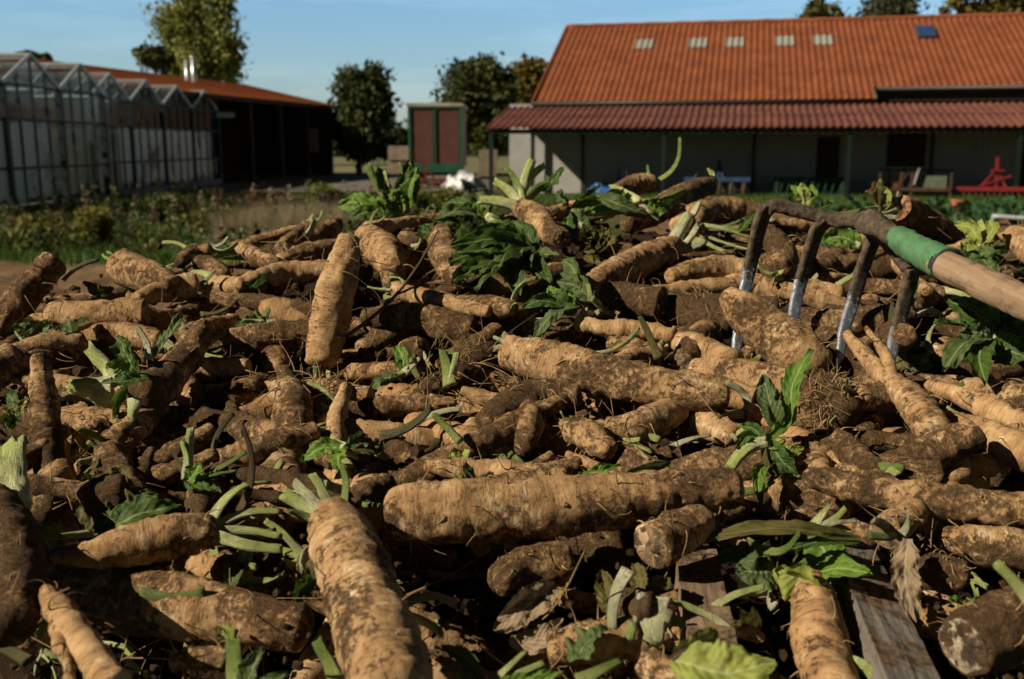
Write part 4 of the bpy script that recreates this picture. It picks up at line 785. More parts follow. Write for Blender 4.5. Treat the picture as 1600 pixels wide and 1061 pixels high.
TUFT('leaf_tuft', 'short pale stalks at the bottom edge in front of the low red-brown root', (760, 1075), [('s', 820, 1020, .03, 24, .0, 'stalk'), ('s', 850, 1035, .02, 18, .0, 'stalk'), ('l', 880, 1050, .0, 36, .1, 'leaf_b'), ('s', 700, 1045, .02, 20, .0, 'stalk_w'), ('l', 690, 1010, .04, 30, .1, 'leaf_g')], lift=.02)
TUFT('cut_stalk', 'olive cut stalk lying at the bottom edge in front of the yellow leaf', (905, 1065), [('s', 968, 1032, .02, 30, .0, 'stalk_g')], lift=.03, cat='stalk')
TUFT('rotten_crown', 'mouldy mossy root crown clump with pale stalks at lower left', (170, 775), [('l', 130, 745, .02, 50, .2, 'leaf_m'), ('l', 185, 730, .02, 60, .2, 'leaf_m'), ('l', 225, 790, -.02, 60, .2, 'leaf_m'), ('l', 165, 830, -.04, 60, .2, 'leaf_m'), ('s', 88, 778, .02, 22, .0, 'stalk', (90, 832)), ('s', 75, 840, -.02, 20, .0, 'stalk', (150, 832)), ('l', 240, 770, .0, 40, .1, 'leaf_g')], lift=.02, core=(40, .95))
TUFT('leaf_tuft', 'small bright green bud standing on the crest behind the fork', (1252, 330), [('l', 1235, 290, .02, 22, .2, 'leaf_b'), ('l', 1268, 288, .02, 24, .2, 'leaf_b'), ('l', 1252, 286, .0, 26, .1, 'leaf_y'), ('s', 1250, 292, -.01, 18, .0, 'stalk')], Y=2.15)
TUFT('rotting_bud', 'brown withered leaf bud left of the broken orange root', (1378, 328), [('l', 1352, 298, .02, 22, .2, 'leaf_m'), ('l', 1368, 285, .02, 28, .1, 'leaf_m'), ('l', 1384, 292, .0, 24, .1, 'leaf_y'), ('s', 1362, 300, .0, 18, .0, 'stalk_m'), ('s', 1376, 296, -.01, 16, .0, 'stalk_m')], Y=1.95, cat='bud')
TUFT('green_leaf', 'wide green leaf seen between the second and third fork tines', (1345, 385), [('l', 1285, 372, .02, 40, .1, 'leaf_b'), ('s', 1290, 372, .02, 12, .1, 'stalk')], lift=.03, cat='leaf')
TUFT('leaf_tuft', 'cut green stalks lying level behind the fork crossbar', (1270, 335), [('s', 1345, 328, .02, 12, .05, 'stalk_g'), ('l', 1300, 318, .05, 18, .1, 'leaf', (1275, 330))], Y=2.1)
TUFT('leaf_tuft', 'short green stalks with white ends under the left part of the thin dark root', (410, 505), [('s', 398, 488, .0, 18, .0, 'stalk_g'), ('s', 380, 500, -.01, 16, .0, 'stalk'), ('s', 420, 482, .02, 16, .0, 'stalk_g'), ('s', 432, 500, .0, 14, .0, 'stalk_w'), ('l', 365, 515, -.02, 26, .1, 'leaf')], lift=.015)
TUFT('green_leaf', 'dark leaf scraps sticking up behind the thick sawn root at left', (150, 462), [('l', 130, 440, .02, 20, .1, 'leaf_m'), ('l', 178, 448, .02, 24, .1, 'leaf_m'), ('l', 165, 455, .0, 22, .1, 'leaf')], lift=.02, cat='leaf')
TUFT('leaf_tuft', 'pale torn leaf base at the left edge under the leaning root', (40, 530), [('l', 25, 505, .02, 30, .1, 'leaf_g'), ('s', 48, 518, .02, 12, .0, 'stalk_w'), ('s', 28, 515, .0, 20, .0, 'stalk')], lift=.01)
TUFT('leaf_tuft', 'dull green leaves in the shade left of the upright dark finger root', (25, 650), [('l', 10, 615, .03, 34, .1, 'leaf'), ('l', 40, 620, .02, 30, .1, 'leaf_y'), ('l', 15, 670, -.02, 34, .1, 'leaf')], lift=.0)
TUFT('green_leaf', 'broken green leaf in the shade beside the front root', (490, 905), [('l', 460, 945, -.02, 40, .1, 'leaf'), ('l', 470, 870, .02, 40, .1, 'leaf_m')], lift=.0, cat='leaf')
TUFT('cut_stalk', 'pale dried stalk sticking in from the right edge above the corner root end', (1640, 990), [('s', 1556, 878, .03, 34, .05, 'stalk')], lift=.08, cat='stalk')
TUFT('cut_stalk', 'dark withered stalk slanting down under the grey-brown stump', (1030, 560), [('s', 1000, 495, .02, 18, .0, 'stalk_m')], lift=.025, cat='stalk')

def stick():
    mb = MB(); P = spline([at(x, y, Y) for x, y, Y in ((485, 560, 1.43), (560, 512, 1.46), (610, 470, 1.52), (650, 420, 1.60), (685, 360, 1.72))], 40)
    mb.tube(P, np.linspace(0.0036, 0.0014, 40), 8); a = P[18]
    mb.tube(spline([a, a+[.05, .02, .015], a+[.12, .03, .006]], 10), np.linspace(.002, .0008, 10), 6)
    mb.tube(spline([P[22], P[22]+[-.03, -.01, .02], P[22]+[-.05, -.01, .012]], 10), np.linspace(.0022, .0012, 10), 6)
    o = mb.build('dry_twig', M['twig'], smooth=True); tag(o, 'thin dry forked twig leaning across the gap right of the tall upright root', 'twig')
M['twig'] = simple('twig_bark', (0.13, 0.085, 0.05), 0.9, 0.4, 90, 0.001)
stick()

# ------------------------------------------------------------------ the many roots lying deeper in the heap
DROP = {1, 2, 3, 4, 5, ('s', 111), 7, 9, ('v', 26), 12, 13, ('v', 35), 16, 18, 19, 20, 21, ('v', 44), ('s', 19), 24, 25, 26, 27, ('v', 53), 29, 30, 31, 32, ('v', 62), 34, 36, 38, 39, 40, 41, 42, 44, 45, 46, 47, ('s', 104), ('s', 113), ('v', 19), 50, ('v', 28), 53, 55, ('v', 37), 58, 59, 60, 61, 62, ('v', 46), 64, ('s', 12), ('v', 55), 72, 73, 74, 77, 81, 82, 83, 85, ('s', 106), 88, 89, 91, 92, 93, 94, 95, ('s', 5), 96, 97, 98, 99, ('v', 30), ('v', 149), 103, 104, ('v', 39), 106, 107, ('v', 48), 109, ('v', 57), 110, 119, 120, 123, 125, ('s', 99), ('v', 14), 129, 130, 131, ('s', 108), ('v', 23), ('v', 142), 136, 138, ('v', 32), ('v', 41), 147, 148, ('v', 50), 150, 154, 156, 162, ('s', 92), 164, 165, 166, ('v', 7), ('s', 101), ('v', 16), 172, 173, ('s', 110), 175, 176, ('v', 135), 178, ('v', 25), ('v', 34), 182, 186, 187, ('v', 43), 198, ('s', 85), 203, ('v', 0), ('s', 94), 208, ('v', 9), 210, 211, 213, 214, ('v', 137), 216, 217, ('s', 112), 219, ('v', 27), 215, ('v', 18), 224, ('v', 36), 226, 235, 236, 243, 245, ('v', 2), 248, ('s', 96), 250, 251, ('v', 11), 256, ('v', 20), ('s', 114), 260, 262, ('v', 29), ('v', 148), 263, 266, 268, 275, ('s', 71), 278, ('s', 80), 283, 284, 285, 286, 287, 288, ('s', 89), ('v', 4), ('v', 123), ('v', 13), 296, 297, ('v', 132), ('v', 22), ('v', 141), ('v', 31), ('v', 150), ('s', 73), ('s', 82), ('s', 91), ('v', 6), ('v', 125), ('v', 15), ('v', 134), ('v', 24), ('v', 143), ('v', 109), ('s', 84), ('v', 118), ('s', 93), ('v', 8), ('v', 127), ('v', 17), ('v', 111), ('s', 86), ('v', 1), ('v', 120), ('s', 95), ('v', 10), ('s', 52), ('s', 61), ('s', 70), ('v', 104), ('v', 3), ('v', 12), ('v', 140), ('s', 54), ('v', 97), ('s', 72), ('v', 106), ('s', 81), ('v', 5), ('v', 124), ('v', 133), ('s', 47), ('s', 56), ('v', 90), ('s', 65), ('s', 83), ('v', 117), ('v', 126), ('s', 40), ('v', 83), ('s', 58), ('v', 92), ('s', 67), ('v', 101), ('v', 110), ('v', 119), ('s', 42), ('s', 60), ('v', 94), ('s', 69), ('v', 103), ('v', 121), ('s', 26), ('v', 78), ('v', 87), ('s', 62), ('v', 96), ('v', 105), ('v', 114), ('s', 28), ('s', 37), ('s', 46), ('v', 80), ('v', 89), ('v', 98), ('v', 64), ('s', 39), ('v', 73), ('v', 82), ('v', 91), ('s', 23), ('s', 32), ('v', 66), ('v', 75), ('v', 102), ('s', 7), ('v', 59), ('s', 34), ('v', 68), ('v', 77), ('v', 86), ('v', 95), ('s', 9), ('v', 52), ('s', 27), ('v', 61), ('s', 36), ('v', 70), ('s', 45), ('v', 88), ('s', 2), ('s', 11), ('v', 45), ('v', 54), ('s', 29), ('v', 63), ('v', 72), ('v', 81), ('v', 38), ('v', 47), ('s', 22), ('v', 56), ('s', 31), ('v', 65), ('v', 74), ('v', 40), ('s', 15), ('v', 49), ('s', 24), ('v', 58), ('v', 67), ('v', 76), ('v', 33), ('v', 42), ('v', 51), ('v', 69)}
def fillers():
    g = np.random.default_rng(21); near = [(h[0], np.mean([[p[0], p[1]] for p in h[3]], axis=0)) for h in HEROES if h[0]]
    used = set(); n = 0; tries = 0; placed = []
    want = 300
    while n < want and tries < 4000:
        tries += 1
        px, py = g.uniform(-70, 1670), g.uniform(318, 1085)
        if n < 110: lift = g.uniform(-0.085, -0.05)
        else: lift = g.uniform(-0.045, 0.006)
        if py > 800 and (lift > -.05 or g.random() < 0.5): continue
        c = hit(px, py, lift)
        if c[1] > crest(c[0])-0.10: continue
        if 480 < px < 585 and 440 < py < 640 and lift > -.065 or 30 < px < 125 and 590 < py < 800 and lift > -.07: continue
        if 640 < px < 770 and 850 < py < 1010: continue
        if 1040 < px < 1170 and py > 830 or 1250 < px < 1500 and py > 790: continue
        Ls = g.uniform(0.13, 0.32); r = g.uniform(0.012, 0.026)
        if g.random() < 0.2: r *= 0.6
        if any(np.linalg.norm(c-q) < 0.04 for q in placed): continue
        a = g.uniform(0, math.pi); tilt = float(np.clip(g.normal(0, 0.2), -.3, .3))
        d = np.array([math.cos(a), math.sin(a)*0.8, SLOPE*math.sin(a)+tilt]); d /= np.linalg.norm(d)
        sd = np.cross(d, (0, 0, 1)); b = g.normal(0, 0.07)
        P = [c-d*Ls/2, c-d*Ls*0.2+sd*b*Ls, c+d*Ls*0.2+sd*b*Ls*1.1, c+d*Ls/2]
        big = g.uniform(0.3, 0.8)
        R = [r*g.uniform(.55, .9), r, r*g.uniform(.85, 1.05), r*big]
        caps = g.choice(['rr', 'rt', 'cr', 'rc', 'rr']); dirt = float(np.clip(g.normal(0.48, 0.17), .28, .8)); hue = g.uniform(0, 1.0)
        placed.append(c); n += 1; SEED[0] += 2; sd_ = SEED[0]; kind = ''
        hr = g.random()
        if n in DROP: continue
        o, p, rr, T, N, B = root_body('chicory_root', P, R, caps, .10, seed=sd_, origin=np.array([c[0], c[1], c[2]-r]), color=(dirt, hue, 0), res=0.8)
        for e in (0, 1):
            if caps[e] == 'c': cut_face(o, p[0 if e == 0 else -1], -T[0] if e == 0 else T[-1], rr[0 if e == 0 else -1], M['cut'], sd_)
        if sd_ % 8 < 2 and r > .014:
            k = len(p)//2; q0 = p[k]; dd = T[k]*.8+N[k]*(.9 if sd_ % 16 < 8 else -.9); dd = dd+np.array([0, 0, .15]); dd /= np.linalg.norm(dd)
            root_body('side_root', [q0, q0+dd*Ls*.18, q0+dd*Ls*.36+T[k]*.02], [r*.7, r*.52, r*.28], 'rr', .1, seed=sd_+3, parent=o, color=(dirt, hue, 0), res=.8)
        if hr < 0.6: hairs(o, p, rr, N, B, 12, sd_, .03)
        if hr > 0.35 and 'c' not in caps[:1]:
            f = np.random.default_rng(sd_)
            for q in range(int(f.integers(2, 6))):
                dv = -T[0]+f.normal(0, .38, 3); dv /= np.linalg.norm(dv); st = p[0]+f.normal(0, .35, 3)*rr[0]
                add_stalk(o, st, st+dv*f.uniform(.025, .07), f.uniform(.009, .016), str(f.choice(['stalk', 'stalk_w', 'stalk', 'stalk_g'])), sd_+q, f.normal(0, .1))
        o['_n'] = n
        # its label: how it looks and which root it lies beside
        size = 'thin' if r < .015 else ('stout' if r > .0235 else 'middling')
        ln = 'short' if Ls < .15 else ('long' if Ls > .21 else '')
        tone = 'earth-caked' if dirt > .62 else ('light tan' if dirt < .42 else 'brown')
        dx = 'level' if abs(math.cos(a)) > .85 else ('pointing at the viewer' if abs(math.cos(a)) < .4 else ('slanting' ))
        for nk, q in sorted(near, key=lambda h: np.hypot(*(h[1]-[px, py]))):
            ex, ey = px-q[0], py-q[1]
            rel = ('right of' if ex > 0 else 'left of') if abs(ex) > abs(ey)*1.3 else ('in front of' if ey > 0 else 'behind')
            lab = ' '.join(w for w in (ln, size if size != 'middling' else '', tone, 'root', 'lying' if dx == 'level' else '', dx, 'deep' if lift < -.05 else 'low', rel, nk) if w)
            if lab not in used and len(lab.split()) <= 16: break
        used.add(lab); tag(o, lab, 'root', 'roots deeper in the heap')
fillers()
def scraps():
    g = np.random.default_rng(33); near = [(h[0], np.mean([[p[0], p[1]] for p in h[3]], axis=0)) for h in HEROES if h[0]]
    used = set()
    for i in range(115):
        px, py = g.uniform(20, 1590), g.uniform(360, 1040); c = hit(px, py, g.uniform(-.03, .012))
        if c[1] > crest(c[0])-.05: continue
        a = g.uniform(0, 6.28); L = g.uniform(.03, .09); d = np.array([math.cos(a), math.sin(a)*.8, g.uniform(-.1, .7)]); d /= np.linalg.norm(d)
        st = g.random() < .62; SEED[0] += 1
        mt = str(g.choice(['stalk', 'stalk_g', 'stalk_m', 'stalk_w'] if st else ['leaf', 'leaf_b', 'leaf_g', 'leaf_m', 'leaf_d', 'leaf_y']))
        if st: V, Q, Tt, U = stalk_mesh(c, c+d*L, g.uniform(.008, .018), g.normal(0, .1), seed=SEED[0])
        else:
            V, Q, U = leaf_mesh(c, c+d*L, g.uniform(.02, .05), g.normal(0, .1), g.normal(0, .5), .35, .22, .05, SEED[0]); Tt = None
        if ('s', i) in DROP: continue
        o = obj('stalk_scrap' if st else 'leaf_scrap', V, Q, Tt, M[mt], None, c, uv=U); o['_n'] = i
        tone = {'stalk': 'pale green', 'stalk_g': 'green', 'stalk_m': 'olive', 'stalk_w': 'whitish', 'leaf': 'dark green', 'leaf_b': 'bright green', 'leaf_g': 'greyish green', 'leaf_m': 'rotting', 'leaf_d': 'dry brown', 'leaf_y': 'yellowish'}[mt]
        for nk, q in sorted(near, key=lambda h: np.hypot(*(h[1]-[px, py]))):
            ex, ey = px-q[0], py-q[1]; rel = ('right of' if ex > 0 else 'left of') if abs(ex) > abs(ey)*1.3 else ('in front of' if ey > 0 else 'behind')
            lab = f"small {tone} {'stalk piece' if st else 'leaf scrap'} {rel} {nk}"
            if lab not in used and len(lab.split()) <= 16: break
        used.add(lab); tag(o, lab, 'stalk' if st else 'leaf', 'leaf and stalk scraps on the heap')
scraps()

# ------------------------------------------------------------------ ground, yard, fields
def ground():
    m = NT('meadow'); p = m.pos(); n = m.noise(p, 0.9, 8, 0.65); k = m.noise(p, 14, 5, 0.7); b = m.noise(p, 0.12, 4)
    c = m.mix(m.rng(n, 0.35, 0.65), (0.045, 0.075, 0.018), (0.11, 0.135, 0.040)); c = m.mix(m.rng(k, 0.4, 0.75), c, (0.045, 0.055, 0.018)); c = m.mix(m.rng(b, 0.5, 0.7), c, (0.15, 0.13, 0.06))
    m.col(c); m.rough(0.95); m.b.inputs['Specular IOR Level'].default_value = 0.1; m.bump(k, 1.0, 0.08)
    mb = MB(); g = np.concatenate([-np.geomspace(1500, 60, 12), np.linspace(-50, 50, 41), np.geomspace(60, 1500, 12)])
    X, Y = np.meshgrid(g, g+30, indexing='ij'); Z = X*0+fbm(np.stack([X*.05, Y*.05, X*0], -1).reshape(-1, 3), 2, 2).reshape(X.shape)*0.03
    mb.sheet(np.stack([X, Y, Z-0.03], -1)); o = mb.build('ground', m.m, smooth=True, origin=np.array([0, 0, 0])); o['kind'] = 'structure'
    def patch(name, mat, pts, z, n=40, amp=0.0):
        (a, b_, c_, d) = [np.array([x, y, 0.0]) for x, y in pts]; u = np.linspace(0, 1, n)[:, None, None]; v = np.linspace(0, 1, n)[None, :, None]
        P = a*(1-u)*(1-v)+b_*u*(1-v)+c_*u*v+d*(1-u)*v
        P[..., 2] = z+(fbm(P.reshape(-1, 3)*2.2, 8, 4, .6).reshape(n, n)*amp if amp else 0)
        mb = MB(); mb.sheet(P); o = mb.build(name, mat, smooth=True, origin=np.array([a[0], a[1], 0])); o['kind'] = 'structure'; return o
    patch('soil_field', M['soil_field'], [(-16, 5.2), (1.5, 5.2), (1.5, 14.2), (-16, 14.2)], 0.06, 160, 0.05)
    patch('vegetable_bed', M['soil_field'], [(2.5, 7), (22, 7), (22, 27), (2.5, 27)], 0.05, 120, 0.04)
    gv = simple('gravel', (0.15, 0.135, 0.115), 0.95, 0.35, 3.0, 0.01)
    patch('gravel_yard', gv, [(-13.0, 37.0), (-1.6, 37.0), (-1.6, 60), (-13.0, 60)], 0.045)
    fld = simple('pale_field', (0.16, 0.15, 0.060), 0.95, 0.35, 0.3, 0.0)
    patch('far_field', fld, [(-60, 62), (60, 62), (90, 190), (-90, 190)], 0.06)
ground()

# ------------------------------------------------------------------ foliage
def leafcloud(name, C, size, tints, mat, parent=None, seed=0, origin=None, elong=1.5, up=0.0):
    """many leaf-sized diamonds; C (n,3) centres, size (n,), tints (n,3)"""
    g = np.random.default_rng(seed); n = len(C)
    a = g.normal(0, 1, (n, 3)); a[:, 2] += up; a /= np.linalg.norm(a, axis=1)[:, None]; b = g.normal(0, 1, (n, 3)); b -= a*(a*b).sum(1)[:, None]; b /= np.linalg.norm(b, axis=1)[:, None]
    s = size[:, None]; c = np.cross(a, b)
    V = np.stack([C-a*s*elong*.5, C+b*s*.5+c*s*.12, C+a*s*elong*.5, C-b*s*.5+c*s*.12], 1).reshape(-1, 3)
    Q = np.arange(4*n).reshape(n, 4)
    return obj(name, V, Q, None, mat, parent, origin, attrs={'tint': np.repeat(tints, 4, 0)}, smooth=False)
M['foliage'] = mat_tint('foliage', 0.65, 0.28); M['bark'] = simple('bark', (0.10, 0.075, 0.055), 0.95, 0.4, 8, 0.02)
M['birch_bark'] = simple('birch_bark', (0.50, 0.47, 0.42), 0.9, 0.6, 9, 0.01)
def tree(name, label, base, H_, blobs, c0, c1, seed, n=7000, leaf=0.22, bark='bark', tr=0.2, weep=0.0, fill=0.75, group='trees behind the farm buildings'):
    """blobs: list of (dx, dz, rx, rz) clumps of the crown, seen from the front; depth follows rx"""
    g = np.random.default_rng(seed); t = empty(name, base, label, 'tree', group); base = np.asarray(base, float)
    mb = MB(); top = max(b[1] for b in blobs)
    mb.tube(spline([base, base+[tr*.3, 0, top*.4], base+[0, .1, top*.75], base+[tr*.2, 0, top]], 14), np.linspace(tr, tr*.25, 14), 10)
    for b in blobs:
        for q in range(2):
            s = base+[0, 0, max(.15*H_, min(b[1]*.75, top*.7))]; e = base+[b[0]*g.uniform(.6, 1.1), g.normal(0, .5)*b[2], b[1]+g.normal(0, .4)*b[3]]
            mb.tube(spline([s, (s+e)/2+[0, 0, .1*b[3]], e], 8), np.linspace(tr*.4, tr*.08, 8), 6)
    mb.build('trunk', M[bark], t, smooth=True)
    blobs = [(b[0], b[1], b[2]*1.12, b[3]*1.08) for b in blobs]; C = []; S = []; K = []; vol = np.array([b[2]*b[2]*b[3] for b in blobs])**0.8; vol /= vol.sum()
    for b, v in zip(blobs, vol):
        k = max(9, int(110*v)); cc = g.normal(0, 1, (k, 3)); cc /= np.linalg.norm(cc, axis=1)[:, None]; cc *= g.uniform(.25, 1, (k, 1))**.45
        cc = cc*[b[2], b[2]*.9, b[3]]+base+[b[0], 0, b[1]]
        m = int(n*v/k)+1
        for c in cc:
            rr = g.uniform(.24, .46)*min(b[2], b[3]); q = g.normal(0, 1, (m, 3))*[rr*.75, rr*.75, rr*(.55+weep)]; 
            if weep: q[:, 2] -= np.abs(g.normal(0, weep*rr, m))
            C.append(c+q); sh = g.uniform(0, 1); K.append(np.clip(sh+g.normal(0, .22, m), 0, 1)); S.append(leaf*g.lognormal(0, .3, m))
    C = np.vstack(C); K = np.concatenate(K)[:, None]; S = np.concatenate(S)
    leafcloud('crown', C, S, np.asarray(c0)*(1-K)+np.asarray(c1)*K, M['foliage'], t, seed)
    return t
def G(px, Y): 
    p = at(px, 400, Y); return np.array([p[0], Y, 0.0])
pxm = lambda Y: Y/F*1.01
def tree_px(name, label, px, Y, ytop, blobs_px, c0, c1, seed, **k):
    """blobs in photo pixels: (x, y, rx, ry)"""
    b = G(px, Y); bl = []
    for x, y, rx, ry in blobs_px:
        q = at(x, y, Y); bl.append((q[0]-b[0], q[2], rx*pxm(Y), ry*pxm(Y)))
    return tree(name, label, b, at(px, ytop, Y)[2], bl, c0, c1, seed, **k)
tree_px('round_tree', 'round dark broadleaf tree standing alone left of the brown trailer', 565, 58, 100, [(562, 175, 36, 44), (540, 195, 24, 40), (588, 190, 24, 44), (565, 130, 28, 28), (565, 225, 34, 26)], (0.020, 0.036, 0.010), (0.115, 0.135, 0.036), 1, n=17000, leaf=.17)
tree_px('dark_tree', 'dark broadleaf tree rising between the trailer and the tiled barn', 752, 70, 98, [(745, 145, 36, 38), (770, 160, 34, 44), (722, 150, 22, 36), (752, 118, 28, 22), (755, 200, 38, 34), (735, 195, 24, 34)], (0.022, 0.036, 0.010), (0.125, 0.135, 0.034), 2, n=16000, leaf=.22)
tree_px('autumn_tree', 'yellowing tree showing beside the left edge of the tiled barn roof', 832, 80, 98, [(830, 120, 22, 22), (815, 140, 22, 26), (850, 140, 24, 30), (830, 165, 26, 24)], (0.065, 0.058, 0.012), (0.21, 0.15, 0.028), 3, n=9000, leaf=.24)
tree_px('birch_tree', 'tall birch with hanging yellow-green foliage behind the left barn', 318, 85, -10, [(318, 10, 36, 24), (290, 28, 34, 34), (330, 60, 40, 36), (296, 78, 36, 36), (352, 88, 26, 34), (318, 108, 44, 26), (340, 20, 18, 30), (276, 50, 20, 30)], (0.085, 0.110, 0.022), (0.35, 0.37, 0.105), 4, n=17000, leaf=.22, bark='birch_bark', weep=.6)
tree_px('willow_bush', 'smaller pale green tree left of the tall birch behind the barn roof', 240, 84, 75, [(240, 88, 22, 14), (225, 82, 14, 8), (256, 98, 16, 16)], (0.045, 0.06, 0.02), (0.14, 0.15, 0.06), 5, n=2600, leaf=.2)
tree_px('roadside_tree', 'small tree top showing over the left barn roof at the far left', 50, 80, 82, [(44, 90, 16, 7), (70, 92, 10, 6)], (0.06, 0.075, 0.02), (0.17, 0.18, 0.05), 6, n=1500, leaf=.2)
tree_px('conical_tree', 'olive tree top showing over the barn ridge left of the grey-green one', 1284, 62, 0, [(1284, 18, 22, 16), (1284, 0, 12, 12), (1262, 28, 14, 8), (1304, 28, 14, 8), (1284, 60, 30, 40)], (0.045, 0.050, 0.015), (0.15, 0.13, 0.040), 7, n=4500, leaf=.18)
tree_px('greygreen_tree', 'grey-green tree top with hanging foliage over the middle of the barn ridge', 1388, 62, -30, [(1388, 0, 34, 22), (1368, 12, 20, 20), (1408, 12, 20, 18), (1388, 60, 40, 50)], (0.035, 0.045, 0.022), (0.115, 0.125, 0.070), 8, n=5000, leaf=.16, weep=.5)
tree_px('autumn_tree', 'yellow and green autumn tree top above the right end of the barn ridge', 1545, 60, -40, [(1500, 4, 30, 14), (1550, -6, 44, 26), (1590, 6, 34, 18), (1545, 60, 60, 50)], (0.060, 0.055, 0.012), (0.25, 0.19, 0.035), 9, n=6500, leaf=.18)
def far_wood():
    g = np.random.default_rng(12); C = []; K = []
    for i in range(120):
        x = g.uniform(-60, 40); y = g.uniform(150, 185); h = g.uniform(2.5, 5.2) if x < 0 else g.uniform(4, 7)
        q = g.normal(0, 1, (60, 3))*[2.2, 2, h*.3]+[x, y, h*.5]; C.append(q); K.append(np.full(60, g.uniform(0, 1)))
    C = np.vstack(C); K = np.concatenate(K)[:, None]
    o = leafcloud('far_wood', C, np.full(len(C), .9), np.array([.03, .042, .022])*(1-K)+np.array([.06, .07, .03])*K, M['foliage'], None, 5, np.array([0, 165, 0]))
    tag(o, 'dark line of woods along the horizon behind the trailer', 'woods', kind='stuff')
far_wood()
tree_px('hedge_bush', 'rounded dark bush on the field right of the round tree', 626, 95, 203, [(626, 218, 14, 14), (612, 226, 12, 10), (640, 224, 12, 12)], (0.02, 0.032, 0.012), (0.06, 0.075, 0.025), 13, n=2500, leaf=.25)

# ------------------------------------------------------------------ the tiled barn on the right
BP = at(835, 160, 37.0); BP = np.array([BP[0], 37.0, 0.0])
U_ = np.array([0.22, 0.975, 0]); U_ /= np.linalg.norm(U_); V_ = np.array([U_[1], -U_[0], 0])
def Bp(s, t, z): return BP+V_*s+U_*t+np.array([0, 0, z])
def s_at(px, t):
    k = (px-800)/F; f = lambda s: ((Bp(s, t, 1.5)-CAM)[0]/((Bp(s, t, 1.5)-CAM)@FWD))-k
    a, b = -10.0, 60.0
    for _ in range(60):
        m = (a+b)/2
        if f(m) > 0: b = m
        else: a = m
    return a
AX = [V_, U_, np.array([0, 0, 1.0])]
def mat_tiles(name, a, b, spot, sc=5.0):
    m = NT(name); p = m.obj(); n = m.noise(p, 1.1, 6, .6); k = m.noise(p, sc, 6, .7); w = m.n('TexWhiteNoise', noise_dimensions='3D')
    sn = m.n('VectorMath', operation='SNAP'); rt = m.n('Mapping'); rt.inputs['Rotation'].default_value = (0, 0, math.atan2(U_[0], U_[1])); m.l(p, rt.inputs['Vector']); m.l(rt.outputs[0], sn.inputs[0]); sn.inputs[1].default_value = (.228, .32, 9); m.l(sn.outputs[0], w.inputs['Vector'])
    c = m.mix(m.rng(n, .35, .65), a, b); c = m.mix(m.math('MULTIPLY', w.outputs['Value'], .35), c, tuple(x*.62 for x in a)); c = m.mix(m.math('MULTIPLY', m.rng(k, .55, .75), .55), c, spot)
    m.col(c); m.rough(.8); m.b.inputs['Specular IOR Level'].default_value = .2; return m.m
M['tiles'] = mat_tiles('roof_tiles', (0.195, 0.057, 0.023), (0.275, 0.084, 0.033), (0.105, 0.040, 0.025))
M['tiles_left'] = mat_tiles('weathered_orange_tiles', (0.52, 0.155, 0.040), (0.66, 0.21, 0.060), (0.33, 0.10, 0.035))
M['eternit'] = mat_tiles('corrugated_red', (0.105, 0.038, 0.031), (0.170, 0.064, 0.047), (0.065, 0.030, 0.027), 2.5)
def mat_brick(name, c, mortar, rot):
    m = NT(name); p = m.obj(); mp = m.n('Mapping'); mp.inputs['Rotation'].default_value = (math.pi/2, 0, 0); r0 = m.n('Mapping'); r0.inputs['Rotation'].default_value = (0, 0, rot)
    m.l(p, r0.inputs['Vector']); m.l(r0.outputs[0], mp.inputs['Vector']); b = m.n('TexBrick'); m.l(mp.outputs[0], b.inputs['Vector'])
    b.inputs['Scale'].default_value = 1.0; b.inputs['Brick Width'].default_value = .24; b.inputs['Row Height'].default_value = .085; b.inputs['Mortar Size'].default_value = .008
    b.inputs['Color1'].default_value = (*c, 1); b.inputs['Color2'].default_value = (*[x*.88 for x in c], 1); b.inputs['Mortar'].default_value = (*mortar, 1)
    n = m.noise(p, 1.6, 7, .65); m.col(m.mix(m.math('MULTIPLY', m.rng(n, .5, .75), .4), b.outputs['Color'], tuple(x*.5 for x in c))); m.rough(.9); m.bump(b.outputs['Fac'], -.4, .01); return m.m
M['white_brick'] = mat_brick('white_brick', (0.40, 0.39, 0.37), (0.25, 0.24, 0.225), math.atan2(U_[0], U_[1]))
M['darkgreen'] = simple('dark_green_steel', (0.007, 0.016, 0.011), .5, .3, 4)
M['darkwood'] = simple('dark_wood', (0.060, 0.038, 0.024), .8, .4, 7)
def corrug(s0, s1, t0, z0, t1, z1, rows, amp, pitch, step=.018, lift=0.0, per=8, rowsub=1):
    """a tile or corrugated sheet field from eave (t0,z0) to top (t1,z1)"""
    ns = int((s1-s0)/pitch*per)+1; s = np.linspace(s0, s1, ns); k = []
    for r in range(rows): k += [(r/rows, step), ((r+.999)/rows, 0.0)]
    sl = np.array([t1-t0, z1-z0]); sl = sl/np.linalg.norm(sl); nrm = (-sl[1], sl[0])
    ph = 2*math.pi*s/pitch; pr = (np.abs(np.cos(ph/2))**1.6)*2-1
    P = np.zeros((len(k), ns, 3))
    for i, (f, off) in enumerate(k):
        h = pr*amp+off+lift
        P[i] = BP+np.outer(s, V_)+np.outer(t0+(t1-t0)*f+nrm[0]*h, U_)+np.outer(z0+(z1-z0)*f+nrm[1]*h, [0, 0, 1.0])
    return P
